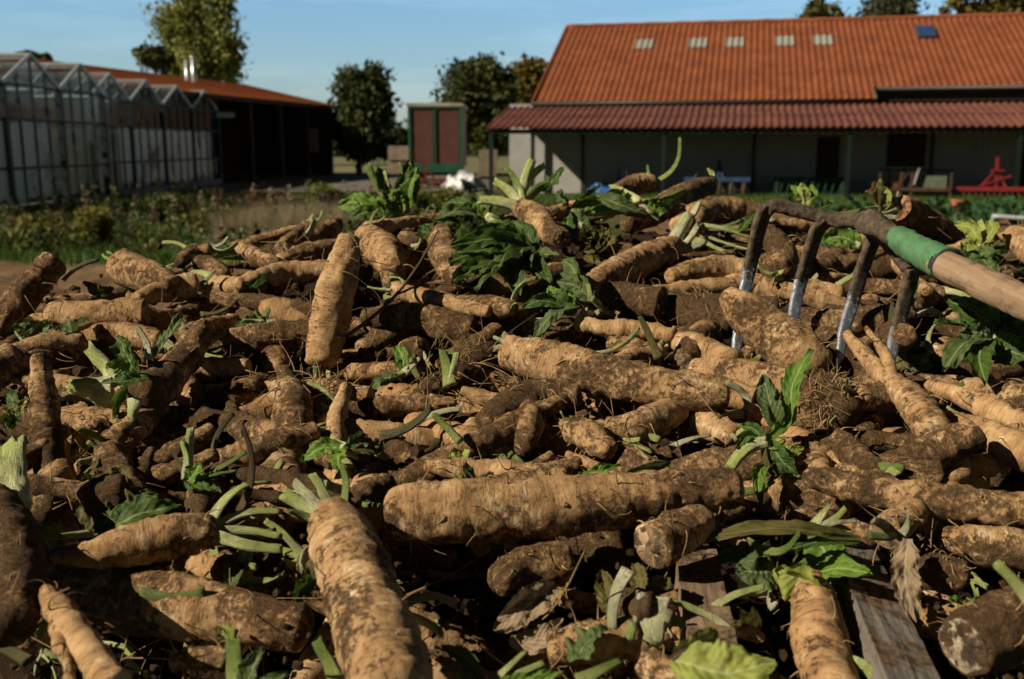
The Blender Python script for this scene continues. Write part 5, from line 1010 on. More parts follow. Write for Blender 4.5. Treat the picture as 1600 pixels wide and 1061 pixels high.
def barn():
    b = empty('tiled_barn', Bp(12, 0, 0), 'long white-walled barn with orange tiled roof and red lean-to on the right', 'barn')
    RT = 7.0; RZ, EZ = at(885, 43, Bp(0, RT, 0)[1])[2], at(835, 160, 37)[2]; S1 = 34.0; SX = s_at(1362, 0.2)
    mb = MB(); mb.sheet(corrug(0, SX, -.05, EZ, RT, RZ, 24, .030, .235)); mb.sheet(corrug(SX, S1, .85, EZ+.9*(RZ-EZ)/RT, RT, RZ, 21, .030, .235))
    mb.sheet(np.stack([np.array([Bp(s, RT, RZ) for s in (0, S1)]), np.array([Bp(s, 2*RT, EZ) for s in (0, S1)])]))
    rf = mb.build('roof', M['tiles'], b, smooth=True)
    mb = MB(); P = [Bp(s, RT, RZ+.02) for s in np.linspace(-.05, S1, 80)]; mb.tube(P, .11+.012*np.sin(np.arange(80)*2.4), 10); mb.build('ridge_tiles', M['tiles'], b, smooth=True)
    mb = MB(); mb.bar(Bp(-.05, -.12, EZ-.05), Bp(-.05, RT, RZ-.05), .06, .22); mb.build('verge_board', M['tiles'], b)
    mb = MB(); mb.tube([Bp(SX-.0, -.12, EZ-.05), Bp(-.1, -.12, EZ-.05)], .065, 8); mb.tube([Bp(SX+.05, .78, EZ+.38), Bp(S1, .78, EZ+.38)], .075, 8); mb.bar(Bp(SX, .78, EZ+.4), Bp(SX, -.1, EZ-.02), .06, .16); mb.build('gutter', simple('gutter', (0.05, 0.045, 0.04), .5), b, smooth=True)
    for x0, x1, y in ((985, 1012, 75), (1067, 1093, 73), (1122, 1149, 72), (1205, 1231, 69), (1260, 1288, 67)):
        f = .70; t = -.05+(RT+.05)*f; a, c = s_at(x0, t), s_at(x1, t)
        a = round(a/.235)*.235; c = a+3*.235
        f0, f1 = .655, .78
        P = corrug(a, c, -.05+(RT+.05)*f0, EZ+(RZ-EZ)*f0, -.05+(RT+.05)*f1, EZ+(RZ-EZ)*f1, 1, .030, .235, 0, .028)
        mb = MB(); mb.sheet(P); mb.build('skylight', M['clear_sheet'], rf, smooth=True)
    for x0, x1, f0, f1 in ((1418, 1446, .70, .84), (1590, 1622, .70, .84)):
        t = RT*.77; a, c = s_at(x0, t), s_at(x1, t); P = [[Bp(s, RT*f, EZ+(RZ-EZ)*f)+np.array([0, 0, .09]) for s in (a, c)] for f in (f0, f1)]
        mid = np.mean(P, axis=(0, 1)); up = P[1][0]-P[0][0]; hh = np.linalg.norm(up); up = up/hh; nn = np.cross(V_, up)
        mb = MB(); mb.box(mid, (c-a, hh, .12), [V_, up, nn]); w = mb.build('roof_window', simple('window_frame_grey', (0.06, 0.07, 0.09), .5), rf)
        mb = MB(); mb.box(mid+nn*.065, ((c-a)*.86, hh*.84, .012), [V_, up, nn]); mb.build('pane', M['sky_glass'], w)
    # lean-to
    LT = -3.45; LZ, UZ = at(762, 201, Bp(-.95, LT, 0)[1])[2], at(800, 167, 37.1)[2]; L0 = -.95
    mb = MB(); mb.sheet(corrug(L0, S1, LT, LZ, -.02, UZ, 3, .034, .235, .012)); mb.build('lean_to_roof', M['eternit'], b, smooth=True)
    mb = MB(); mb.bar(Bp(L0+.1, LT+.18, LZ-.10), Bp(S1, LT+.18, LZ-.10), .10, .14); mb.bar(Bp(L0+.1, -1.7, 2.66), Bp(S1, -1.7, 2.66), .08, .1)
    for s in np.arange(L0+.1, S1, 2.6): mb.bar(Bp(s, LT+.1, LZ-.05), Bp(s, -.05, UZ-.09), .06, .09)
    mb.build('lean_to_beams', M['darkgreen'], b)
    for px in (757, 1037, 1326, 1592):
        s = s_at(px, LT+.25) if px > 800 else L0+.12; mb = MB(); mb.box(Bp(s, LT+.25, (LZ-.16)/2), (.13, .13, LZ-.16), AX); mb.build('lean_to_post', M['darkgreen'], b)
    mb = MB(); mb.box(Bp(.02, -.35, 1.42), (.13, .13, 2.84), AX); mb.build('lean_to_post', M['darkgreen'], b)
    # walls
    mb = MB()
    holes = [(s_at(1276, 0), s_at(1312, 0), 0.0, 2.02), (s_at(1385, 0), s_at(1446, 0), 1.02, 2.12), (s_at(1587, 0), s_at(1640, 0), .0, 2.2), (s_at(1515, 0), s_at(1545, 0), 1.45, 1.95)]
    xs = sorted({-.93, SX, S1, *[h[0] for h in holes], *[h[1] for h in holes]})
    for a, c in zip(xs[:-1], xs[1:]):
        h = [q for q in holes if q[0] <= a+1e-6 and c <= q[1]+1e-6]; top = EZ-.06 if c < SX+.1 else UZ-.03; segs = [(0, top)] if not h else [(0, h[0][2]), (h[0][3], top)]
        for z0, z1 in segs:
            if z1-z0 > .01: mb.box(Bp((a+c)/2, .15, (z0+z1)/2), (c-a, .3, z1-z0), AX)
    mb.box(Bp(.15, RT, 1.6), (.3, 2*RT-.6, 3.2), AX); mb.add([Bp(.15, .3, 3.2), Bp(.15, 2*RT-.3, 3.2), Bp(.15, RT, RZ-.15)], None, [[0, 1, 2]])
    mb.box(Bp(S1/2, 2*RT-.15, 1.6), (S1, .3, 3.2), AX)
    mb.build('wall', M['white_brick'], b)
    mb = MB(); mb.box(Bp((SX+S1)/2, 1.25, UZ+.3), (S1-SX, .1, .9), AX); mb.build('recess_shade_backing', M['darkwood'], b)  # dark sheet added behind the gap so it reads as shade
    for px in (910, 1178, 1456): 
        mb = MB(); mb.tube([Bp(s_at(px, -.08), -.08, 0), Bp(s_at(px, -.08), -.08, 3.0)], .045, 8); mb.build('downpipe', M['darkwood'], b, smooth=True)
    h = holes[0]; mb = MB(); w = (h[1]-h[0])
    for k in range(6): mb.box(Bp(h[0]+w*(k+.5)/6, .12, 1.0), (w/6*.95, .06, 2.0), AX)
    mb.build('door', M['darkwood'], b)
    h = holes[1]; w = h[1]-h[0]
    for q in (0, 1):
        mb = MB()
        for k in range(4): mb.box(Bp(h[0]+w*(q*.5+(k+.5)/8), .03, (h[2]+h[3])/2), (w/8*.95, .05, h[3]-h[2]), AX)
        mb.box(Bp(h[0]+w*(q*.5+.25), -.01, h[2]+.2), (w*.46, .03, .1), AX); mb.box(Bp(h[0]+w*(q*.5+.25), -.01, h[3]-.2), (w*.46, .03, .1), AX); mb.build('shutter', M['darkwood'], b)
    h = holes[2]; mb = MB(); mb.box(Bp((h[0]+h[1])/2, .12, 1.1), (h[1]-h[0], .06, 2.2), AX); mb.build('door', M['darkwood'], b)
    h = holes[3]; mb = MB(); w = (h[1]-h[0])/3; z = (h[3]-h[2])/2
    for i in range(3):
        for j in range(2): mb.box(Bp(h[0]+w*(i+.5), .1, h[2]+z*(j+.5)), (w*.9, .1, z*.9), AX)
    mb.build('glass_block_window', M['glass_block'], b)
def mat_clear(): 
    m = NT('clear_sheet'); n = m.noise(m.obj(), 3, 4); m.col(m.mix(n, (0.22, 0.235, 0.20), (0.34, 0.355, 0.31))); m.rough(.35); return m.m
M['clear_sheet'] = mat_clear(); M['sky_glass'] = simple('window_glass', (0.03, 0.075, 0.20), .08, .2, 2, metal=.0); M['glass_block'] = simple('glass_block', (0.30, 0.36, 0.34), .2, .2, 20)
M['sky_glass'].node_tree.nodes['Principled BSDF'].inputs['Specular IOR Level'].default_value = 1.0
barn()

# ------------------------------------------------------------------ the left barn and the greenhouse
LB = np.array([-13.4, 46.0, 0.0])
def Lp(s, t, z): return LB+U_*s-V_*t+np.array([0, 0, z])      # s along the eave away from the viewer, t towards the ridge
def left_barn():
    b = empty('open_barn', Lp(0, 3, 0), 'low barn with orange roof and dark open front behind the greenhouse on the left', 'barn')
    E, R, T, S0, S1 = 3.92, 5.27, 5.6, -24.0, 13.6
    mb = MB(); n = 40; s = np.linspace(S0, S1, n)
    def pl(f, off): return np.array([Lp(x, -.5+(T+.5)*f, E+(R-E)*f+off) for x in s])
    rows = []
    for r in range(18): rows += [pl(r/18, .03), pl((r+.999)/18, 0)]
    mb.sheet(np.array(rows)); mb.sheet(np.array([pl(1, 0), np.array([Lp(x, 2*T, E) for x in s])])); mb.build('roof', M['tiles_left'], b)
    mb = MB(); mb.bar(Lp(S0, -.5, E-.10), Lp(S1, -.5, E-.10), .12, .2); mb.bar(Lp(S1, -.5, E-.1), Lp(S1, T, R-.1), .05, .24); mb.build('fascia', M['darkwood'], b)
    wallw = MB(); wallw.box(Lp(-12.2, .1, 1.15), (23.6, .2, 2.3), [U_, -V_, AX[2]]); wallw.build('lower_wall', simple('lime_plaster', (0.60, 0.57, 0.50), .9, .2, 1.2), b)
    wb = MB(); wb.box(Lp(-12.2, .12, 3.15), (23.6, .2, 1.698), [U_, -V_, AX[2]]); wb.build('upper_wall', mat_brick('red_brick', (0.40, 0.16, 0.10), (0.2, .15, .12), math.atan2(U_[0], U_[1])+math.pi/2), b)
    dk = MB(); dk.box(Lp(6.6, 5.4, 2.6), (14, .15, 5.22), [U_, -V_, AX[2]]); dk.box(Lp(13.3, 2.7, 1.95), (.15, 5.3, 3.9), [U_, -V_, AX[2]]); dk.box(Lp(-.3, 2.7, 1.95), (.15, 5.3, 3.9), [U_, -V_, AX[2]]); dk.add([Lp(13.3, .1, 3.9), Lp(13.3, 5.4, 3.9), Lp(13.3, 5.4, 5.2)], None, [[0, 1, 2]]); dk.build('inner_wall', M['darkwood'], b)
    for x in (.1, 3.4, 6.7, 10.0, 13.2):
        p = MB(); p.box(Lp(x, .05, 1.95), (.22, .22, 3.9), [U_, -V_, AX[2]]); p.build('post', M['darkwood'], b)
    for x in (1.2, 4.2):
        pass
    q = MB(); q.box(Lp(11.4, .3, 2.0), (.05, .6, 1.3), [U_, -V_, AX[2]]); q.build('pale_board', simple('pale_board', (0.25, 0.24, 0.22), .8), b)
    for px, top, r in ((293, 95, .10), (304, 88, .13)):
        c = at(px, 128, 51.0); t_ = at(px, top, 51.0); p = MB(); p.tube([c-[0, 0, .9], [c[0], 51.0, t_[2]]], r, 14); p.tube([[c[0], 51.0, t_[2]-.06], [c[0], 51.0, t_[2]+.02]], r*1.12, 14); p.build('flue', M['zinc'], b, smooth=True)
M['zinc'] = simple('zinc', (0.52, 0.54, 0.55), .35, .15, 4, metal=.6)
left_barn()
def mat_pane(name, white, t=0.8, lit_white=0.0, band=(0, 1)):
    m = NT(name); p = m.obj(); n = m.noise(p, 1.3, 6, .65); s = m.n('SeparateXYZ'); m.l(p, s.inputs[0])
    lo = m.rng(s.outputs[2], 2.2, .3); mixv = m.math('MULTIPLY', m.rng(n, .35, .75), white); w2 = m.math('MULTIPLY', m.rng(m.math('ADD', s.outputs[2], m.math('MULTIPLY', n, .5)), 2.62, 2.50), m.math('MULTIPLY', m.math('MULTIPLY', m.rng(s.outputs[1], band[0]-.15, band[0]+.15), m.rng(s.outputs[1], band[1]+.15, band[1]-.15)), m.math('MULTIPLY', m.rng(m.noise(p, .5, 5, .62, .3), .36, .44), m.rng(m.math('ADD', s.outputs[2], m.math('MULTIPLY', n, .9)), .75, .95)))); mixv = m.math('ADD', mixv, m.math('MULTIPLY', w2, lit_white)); m.col((0.82, 0.81, 0.74)); m.rough(.5)  # white patches painted on the panes imitate a sunlit wall, shadow left below
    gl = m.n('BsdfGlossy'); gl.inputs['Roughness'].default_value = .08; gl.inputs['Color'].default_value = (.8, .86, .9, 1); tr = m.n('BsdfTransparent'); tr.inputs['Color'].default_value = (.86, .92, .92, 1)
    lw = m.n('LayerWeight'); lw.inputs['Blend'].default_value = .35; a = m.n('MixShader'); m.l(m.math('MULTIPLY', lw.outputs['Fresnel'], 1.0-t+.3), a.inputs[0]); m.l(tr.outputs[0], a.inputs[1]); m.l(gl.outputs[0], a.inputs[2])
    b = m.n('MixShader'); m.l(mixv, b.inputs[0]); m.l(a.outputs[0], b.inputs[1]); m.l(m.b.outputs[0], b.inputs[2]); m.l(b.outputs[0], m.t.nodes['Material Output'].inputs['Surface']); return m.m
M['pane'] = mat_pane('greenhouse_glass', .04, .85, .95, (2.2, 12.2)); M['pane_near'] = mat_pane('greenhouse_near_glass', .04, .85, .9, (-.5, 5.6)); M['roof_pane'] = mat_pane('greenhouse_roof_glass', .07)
M['gh_frame'] = simple('greenhouse_frame', (0.022, 0.026, 0.027), .5, .3, 3); M['gh_alu'] = simple('greenhouse_alu', (0.42, 0.45, 0.46), .45, .2, 3, metal=.4)
def greenhouse(name, label, x0, ys, back, eave, ridge, seed, pane='pane'):
    """gable-end wall on the line x = x0 facing right; ys = valley positions from near to far; ridges run left"""
    o = empty(name, np.array([x0, ys[0], 0.0]), label, 'greenhouse', 'glass houses on the left'); z3 = np.array([0, 0, 1.0])
    fr = MB(); al = MB()
    for y in ys: fr.box([x0, y, eave/2], (.16, .16, eave))
    for a, b in zip(ys[:-1], ys[1:]):
        m = (a+b)/2; nb = 4
        for k in range(1, nb):
            y = a+(b-a)*k/nb; h = eave+(ridge-eave)*(1-abs(y-m)/((b-a)/2)); fr.box([x0, y, h/2], (.06, .055, h))
        for z in (1.15, 2.35, eave): fr.box([x0, m, z], (.07, b-a, .07))
        al.bar([x0+.03, a, eave+.03], [x0+.03, m, ridge+.03], .06, .09); al.bar([x0+.03, m, ridge+.03], [x0+.03, b, eave+.03], .06, .09)
        al.bar([x0, m, ridge+.04], [x0-back, m, ridge+.04], .06, .06)
        al.bar([x0, a, eave+.02], [x0-back, a, eave+.02], .14, .06)
        for k in range(1, 7):
            xx = x0-back*k/7; al.bar([xx, a, eave+.02], [xx, m, ridge+.02], .03, .03); al.bar([xx, m, ridge+.02], [xx, b, eave+.02], .03, .03)
    fr.build('frame', M['gh_frame'], o); al.build('roof_bars', M['gh_alu'], o)
    pn = MB(); rp = MB()
    for a, b in zip(ys[:-1], ys[1:]):
        m = (a+b)/2; pn.add([[x0-.01, a, .25], [x0-.01, b, .25], [x0-.01, b, eave], [x0-.01, m, ridge], [x0-.01, a, eave]], None, [[0, 1, 2], [0, 2, 3], [0, 3, 4]])
        rp.add([[x0, a, eave], [x0-back, a, eave], [x0-back, m, ridge], [x0, m, ridge]], [[0, 1, 2, 3]]); rp.add([[x0, m, ridge], [x0-back, m, ridge], [x0-back, b, eave], [x0, b, eave]], [[0, 1, 2, 3]])
    y = ys[0]; pn.add([[x0, y, .25], [x0-back, y, .25], [x0-back, y, eave], [x0, y, eave]], [[0, 1, 2, 3]])
    y = ys[-1]; pn.add([[x0, y, .25], [x0-back, y, .25], [x0-back, y, eave], [x0, y, eave]], [[0, 1, 2, 3]])
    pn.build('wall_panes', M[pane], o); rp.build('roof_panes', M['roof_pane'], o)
    bs = MB(); bs.box([x0, (ys[0]+ys[-1])/2, .12], (.16, ys[-1]-ys[0], .24)); bs.build('plinth', simple('plinth_concrete', (0.22, .22, .2), .9), o)
    return o
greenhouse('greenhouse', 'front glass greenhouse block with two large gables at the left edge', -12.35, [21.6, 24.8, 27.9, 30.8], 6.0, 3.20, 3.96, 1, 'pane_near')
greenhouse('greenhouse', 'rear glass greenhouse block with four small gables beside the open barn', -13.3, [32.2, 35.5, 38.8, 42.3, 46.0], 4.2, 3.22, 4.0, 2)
mbp = MB(); p0 = at(352, 180, 44.5); mbp.box(p0, (.75, .35, .22), [np.array([.9, .4, 0])/np.hypot(.9, .4), np.array([-.4, .9, 0])/np.hypot(.9, .4), np.array([0, 0, 1.0])]); mbp.bar(p0-[.3, 0, 0], p0-[.75, 0, .1], .06)
o = mbp.build('yard_lamp', simple('lamp_grey', (0.42, .44, .45), .5)); tag(o, 'pale grey floodlight on a bracket at the right corner of the rear greenhouse', 'lamp')

# ------------------------------------------------------------------ trailer, blocks, bag
def trailer():
    Y = 42.0; a = at(641, 262, Y); c = at(719, 166, Y); x0, x1 = a[0], c[0]; z0, z1 = a[2], c[2]; L = 5.2; w = x1-x0; h = z1-z0; xm = (x0+x1)/2
    t = empty('box_trailer', np.array([xm, Y+L/2, 0]), 'brown box trailer with green frame and pale roof parked in the yard', 'trailer')
    gr = simple('trailer_green', (0.022, 0.105, 0.060), .5, .25, 3); br = simple('trailer_brown', (0.115, 0.046, 0.036), .75, .3, 2.5); gy = simple('trailer_side', (0.24, 0.20, 0.15), .8, .25, 2)
    for k in (0, 1):
        m = MB(); c_ = x0+w*(.25+.5*k)
        for q in range(7): m.box([x0+w*(.5*k+.035+(q+.5)*.43/7), Y, (z0+z1)/2], (w*.43/7*.97, .05, h*.97))
        m.build('door_panel', br, t)
    m = MB(); 
    for x in (x0, xm, x1): m.box([x, Y-.03, (z0+z1)/2], (.11 if x != xm else .08, .10, h))
    m.box([xm, Y-.03, z0-.02], (w+.11, .12, .34)); m.box([xm, Y-.03, z1-.04], (w+.1, .1, .08)); m.build('frame', gr, t)
    m = MB(); m.box([x0+.02, Y+L/2+.03, (z0+z1)/2], (.06, L-.06, h)); m.box([x1-.02, Y+L/2+.03, (z0+z1)/2], (.06, L-.06, h)); m.box([xm, Y+L, (z0+z1)/2], (w-.1, .06, h)); m.build('side_wall', gy, t)
    m = MB(); m.box([xm, Y+L/2, z1+.06], (w+.22, L+.2, .13)); m.build('roof', simple('trailer_roof', (0.40, .37, .30), .8, .3, 2), t)
    m = MB(); m.box([xm, Y+L/2, z0-.25], (w*.8, L*.95, .14)); m.bar([xm, Y+L, z0-.3], [xm, Y+L+1.2, z0-.4], .1); m.build('chassis', M['rust'], t)
    for x in (x0+.2, x1-.2):
        for y in (Y+.9, Y+L-1.0):
            m = MB(); m.disc([x, y, .42], (1, 0, 0), .42, .22, 26); wh = m.build('wheel', simple('tyre', (0.012, .012, .012), .9), t, smooth=False)
            m = MB(); m.disc([x, y, .42], (1, 0, 0), .2, .25, 18); m.build('rim', M['rust'], wh)
M['rust'] = simple('rusty_red', (0.16, 0.035, 0.022), .8, .5, 6); M['concrete'] = simple('concrete_block', (0.30, .26, .20), .95, .3, 3, .01)
trailer()
def blocks(label, px0, px1, y0, y1, Y, rows, cols, seed, grp):
    a = at(px0, y1, Y); c = at(px1, y0, Y); g = np.random.default_rng(seed); w = (c[0]-a[0])/cols; h = (c[2]-max(a[2], 0.05))/rows; z = max(a[2], .05)
    for r in range(rows):
        for q in range(cols):
            V = MB(); n = 5
            ctr = np.array([a[0]+w*(q+.5)+g.normal(0, .02), Y+.5+g.normal(0, .03), z+h*(r+.5)])
            for s in range(4): V.box(ctr+[0, 0, -h/2+h*(s+.5)/4], (w*.95-.02*(s % 2), 1.0, h/4*.97))
            o = V.build('wooden_crate', M['crate']); lv = ('bottom', 'middle', 'top') if rows == 3 else ('lower', 'upper')
            tag(o, label % ((lv[r] if rows > 1 else ''),), 'crate', grp)
M['crate'] = simple('crate_wood', (0.27, 0.215, 0.155), .9, .35, 4, .005)
blocks('beige wooden crate between the round tree and the trailer, %s of two', 606, 640, 228, 272, 44, 2, 1, 1, 'crates in the yard')
blocks('beige wooden crate right of the trailer by the lean-to post, %s of its stack', 746, 776, 234, 296, 37, 3, 1, 2, 'crates in the yard')
def bag():
    import bmesh
    bm = bmesh.new(); bmesh.ops.create_icosphere(bm, subdivisions=5, radius=1); V = np.array([v.co[:] for v in bm.verts]); T = np.array([[v.index for v in f.verts] for f in bm.faces]); bm.free()
    c = at(722, 290, 33); V = V*(1+.22*fbm(V*2.2, 3, 4, .6)+.12*np.abs(vn(V*5, 8)))[:, None]*[.66, .5, .46]; V[:, 2] = np.maximum(V[:, 2], -.27)
    m = NT('silver_sheet'); n = m.noise(m.obj(), 2.4, 5, .6); m.col(m.mix(m.rng(n, .50, .56), (0.72, .72, .74), (0.10, .10, .11))); m.rough(.35)
    o = obj('plastic_bag', V+[c[0], 33, .30], None, T, m.m); tag(o, 'crumpled silver-white plastic sack lying in the yard in front of the trailer', 'sack')
bag()
def scrap():
    g = np.random.default_rng(4); c = G(690, 40.5)
    m = MB(); m.bar(c+[-1.2, 0, .35], c+[1.1, 0, .35], .1); m.bar(c+[-1.2, .6, .35], c+[1.1, .6, .35], .1)
    for x in np.linspace(-1.1, 1.0, 9): m.bar(c+[x, 0, .4], c+[x+.1, -.1, .02], .05); m.disc(c+[x, .3, .26], (1, .15, 0), .24, .03, 16)
    m.bar(c+[-.6, .3, .4], c+[-.75, .3, 1.15], .07); m.bar(c+[-.3, .3, .4], c+[-.75, .3, 1.15], .06)
    o = m.build('disc_harrow', M['rust']); tag(o, 'rusty red disc harrow standing in front of the brown trailer', 'harrow')
scrap()

# ------------------------------------------------------------------ implements under the lean-to
M['blue'] = simple('blue_paint', (0.030, 0.065, 0.14), .5, .35, 5); M['red'] = simple('red_paint', (0.24, 0.024, 0.026), .5, .25, 5); M['green'] = simple('green_machine', (0.028, 0.060, 0.042), .6, .35, 4); M['white'] = simple('white_rim', (0.40, .40, .39), .5, .15, 5); M['rust_b'] = simple('rust_brown', (0.09, .05, .03), .85, .5, 6)
def P2(px, t, z): return Bp(s_at(px, t), t, z)
def implements():
    t = -2.3; c = P2(1122, t, 0)
    r = empty('blue_cultivator', c, 'blue tractor cultivator with white wheels standing under the lean-to', 'cultivator')
    m = MB(); a, b = P2(1072, t, .62), P2(1174, t, .62); m.bar(a, b, .14); m.bar(a+U_*.6, b+U_*.6, .12); m.bar((a+b)/2, (a+b)/2+[.05, .1, .62], .09); m.bar((a+b)/2+V_*.2, (a+b)/2+[.05, .1, .62], .06); m.bar((a+b)/2-V_*.22, (a+b)/2+[.05, .1, .4], .06); m.bar(a, a+U_*.6, .1); m.bar(b, b+U_*.6, .1); m.build('frame', M['blue'], r)
    m = MB()
    for k in range(9): q = a+(b-a)*(k+.5)/9; m.tube(spline([q, q+U_*.2+[0, 0, -.2], q+U_*.02+[0, 0, -.58]], 8), .03, 6)
    m.build('tines', M['darkwood'], r)
    for px in (1108, 1127, 1146, 1166): 
        m = MB(); q = P2(px, t-.25, .28); m.disc(q, V_+U_*-.25, .26, .10, 22); w = m.build('wheel', M['darkwood'], r); m = MB(); m.disc(q-U_*.0, V_+U_*-.25, .16, .13, 18); m.build('rim', M['white'], w)
    # green frames
    for i, (p0, p1, lab) in enumerate(((1216, 1258, 'low dark green machine frame left of the door under the lean-to'), (1272, 1320, 'low dark green machine frame in front of the door under the lean-to'))):
        a, b = P2(p0, -2.0, 0), P2(p1, -2.0, 0); m = MB()
        for z in (.12, .62): 
            for d in (0, .9): m.bar(a+U_*d+[0, 0, z], b+U_*d+[0, 0, z], .08)
        for q in (a, b): 
            for d in (0, .9): m.bar(q+U_*d, q+U_*d+[0, 0, .68], .09)
        for k in range(4): m.bar(a+(b-a)*(k+.5)/4+[0, 0, .12], a+(b-a)*(k+.5)/4+[.1, 0, .6], .04)
        m.disc((a+b)/2+[0, .3, .35], U_+V_*.3, .2, .1, 14); o = m.build('machine_frame', M['green']); tag(o, lab, 'machine', 'machine frames under the lean-to')
    # seed drill
    a, b = P2(1378, -2.3, 0), P2(1490, -2.3, 0); r = empty('seed_drill', (a+b)/2, 'rusty and pale green seed drill under the shuttered window', 'seed drill')
    m = MB(); e = b-a; m.box(a+e*.72+[0, .3, .5], (np.linalg.norm(e)*.5, .5, .55), AX); m.build('hopper', simple('pale_green_paint', (0.12, .15, .10), .7, .3, 4), r)
    m = MB(); m.bar(a+[0, 0, .95], b+[0, 0, .95], .07); m.bar(a+[0, 0, .35], b+[0, 0, .35], .1)
    for f in (0, .12, .3, .45, 1): m.bar(a+e*f, a+e*f+[0, 0, 1.0], .06)
    m.bar(a+e*.25+[0, 0, .3], a+e*.36+[0, 0, 1.2], .05); m.bar(a+e*.1, a+e*.4+[0, 0, .9], .04); m.build('rack', M['rust_b'], r)
    m = MB(); m.box(a+e*.14+[0, .2, .38], (.9, .4, .35), AX); m.build('box', simple('faded_orange', (0.14, .06, .035), .8, .4, 5), r)
    m = MB(); m.bar(a+e*.47+[0, -.05, .5], a+e*.53+[0, -.05, 1.05], .16, .03); m.build('lever', M['white'], r)
    # red harrow
    a, b = P2(1505, -3.3, .42), P2(1640, -3.3, .42); r = empty('red_harrow', (a+b)/2, 'bright red tine harrow with a pointed mast at the right edge', 'harrow')
    e = b-a; m = MB(); m.bar(a, b, .13); m.bar(a+U_*.5, b+U_*.5, .09); k = P2(1561, -3.3, .42); 
    m.bar(k+[-.0, 0, 0], k+[.02, .1, .95], .07); m.bar(k-V_*.5, k+[0, .1, .55], .05); m.bar(k+V_*.3, k+[0, .1, .6], .05); m.bar(k-V_*.45+[0, 0, .1], k+V_*.4+[0, 0, .4], .05); m.bar(k+[-.18, 0, .55], k+[.2, 0, .55], .07); m.build('frame', M['red'], r)
    m = MB()
    for q in range(14): p = a+e*(q+.5)/14; m.bar(p, p+[.03, -.12, -.4], .03)
    m.build('tines', M['rust_b'], r)
    # blue tarpaulin / machine
    a, b = P2(918, -2.2, .14), P2(968, -2.2, .14); m = MB(); n = 26; uu = np.linspace(0, 1, n)
    X, Yv = np.meshgrid(uu, uu, indexing='ij'); Q = np.stack([X*4, Yv*4, X*0], -1).reshape(-1, 3); hh = (fbm(Q, 4, 4, .6).reshape(n, n)*.5+.55)*.42*np.sin(np.pi*X)**.5*np.sin(np.pi*Yv)**.5
    hh += .75*np.exp(-((X-.93)/.05)**2-((Yv-.5)/.2)**2)
    m.sheet(a+X[..., None]*(b-a)+Yv[..., None]*U_*1.0+hh[..., None]*np.array([0, 0, 1.0])); o = m.build('blue_tarpaulin', simple('blue_tarp', (0.035, .13, .42), .5, .4, 5), smooth=True); tag(o, 'crumpled bright blue tarpaulin on the ground under the left end of the lean-to', 'tarpaulin')
implements()

# ------------------------------------------------------------------ weeds, grass, the vegetable rows
def weeds():
    g = np.random.default_rng(17); C = []; S = []; K = []
    dens = [(-17, -1.5, 15.2, 27, 2600, 'm'), (-14, 0.5, 21, 31, 1500, 'm'), (-4.5, 1.5, 15, 27, 900, 'm')]
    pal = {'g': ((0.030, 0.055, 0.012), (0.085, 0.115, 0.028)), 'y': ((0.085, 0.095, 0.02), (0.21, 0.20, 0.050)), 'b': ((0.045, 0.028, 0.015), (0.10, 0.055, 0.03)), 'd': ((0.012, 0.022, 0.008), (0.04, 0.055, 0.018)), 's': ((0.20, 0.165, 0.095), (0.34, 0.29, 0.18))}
    for x0, x1, y0, y1, n, _ in dens:
        for i in range(n):
            x, y = g.uniform(x0, x1), g.uniform(y0, y1)
            if x < -12.5 and y > 22: continue
            z = vn(np.array([[x*.5, y*.4, 3.3]]), 3)[0]; k = 'd' if y > 20.5 and x < -4 else 'g'  # darker palette towards the greenhouse stands in for shadow there
            h = (.05+.42*max(0, z)+g.uniform(0, .17))*(1.0 if k == 'd' else 1)
            u = g.random()
            if u < .10: k = 'y'
            elif u < .2: k = 'b'
            if -5.2 < x < -2.6 and y < 21 and u > .5: k = 's'
            m = int(22*h/.4); t = g.uniform(0, 1, m)
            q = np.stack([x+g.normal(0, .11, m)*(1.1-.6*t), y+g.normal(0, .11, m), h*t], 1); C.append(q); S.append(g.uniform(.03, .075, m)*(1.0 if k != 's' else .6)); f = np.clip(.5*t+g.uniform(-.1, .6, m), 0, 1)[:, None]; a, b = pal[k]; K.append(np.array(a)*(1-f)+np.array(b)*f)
    for i in range(230):
        x, y = g.uniform(-13, -1.5), g.uniform(15.6, 26)
        if x < -12.3 and y > 21: continue
        h = g.uniform(.35, .95); m = 46; t = g.uniform(.15, 1, m); ln = g.normal(0, .12, 2)
        C.append(np.stack([x+ln[0]*t+g.normal(0, .035, m), y+ln[1]*t+g.normal(0, .035, m), h*t], 1)); S.append(g.uniform(.02, .05, m)); a, b = pal[str(g.choice(['b', 'y', 'g', 's', 'b']))]; f = np.clip(.6*t+g.uniform(-.2, .4, m), 0, 1)[:, None]; K.append(np.array(a)*(1-f)+np.array(b)*f)
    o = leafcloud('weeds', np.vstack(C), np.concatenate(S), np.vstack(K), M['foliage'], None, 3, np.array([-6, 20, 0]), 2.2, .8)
    tag(o, 'tangled dark green weeds between the bare field and the greenhouse', 'weeds', kind='stuff')
weeds()
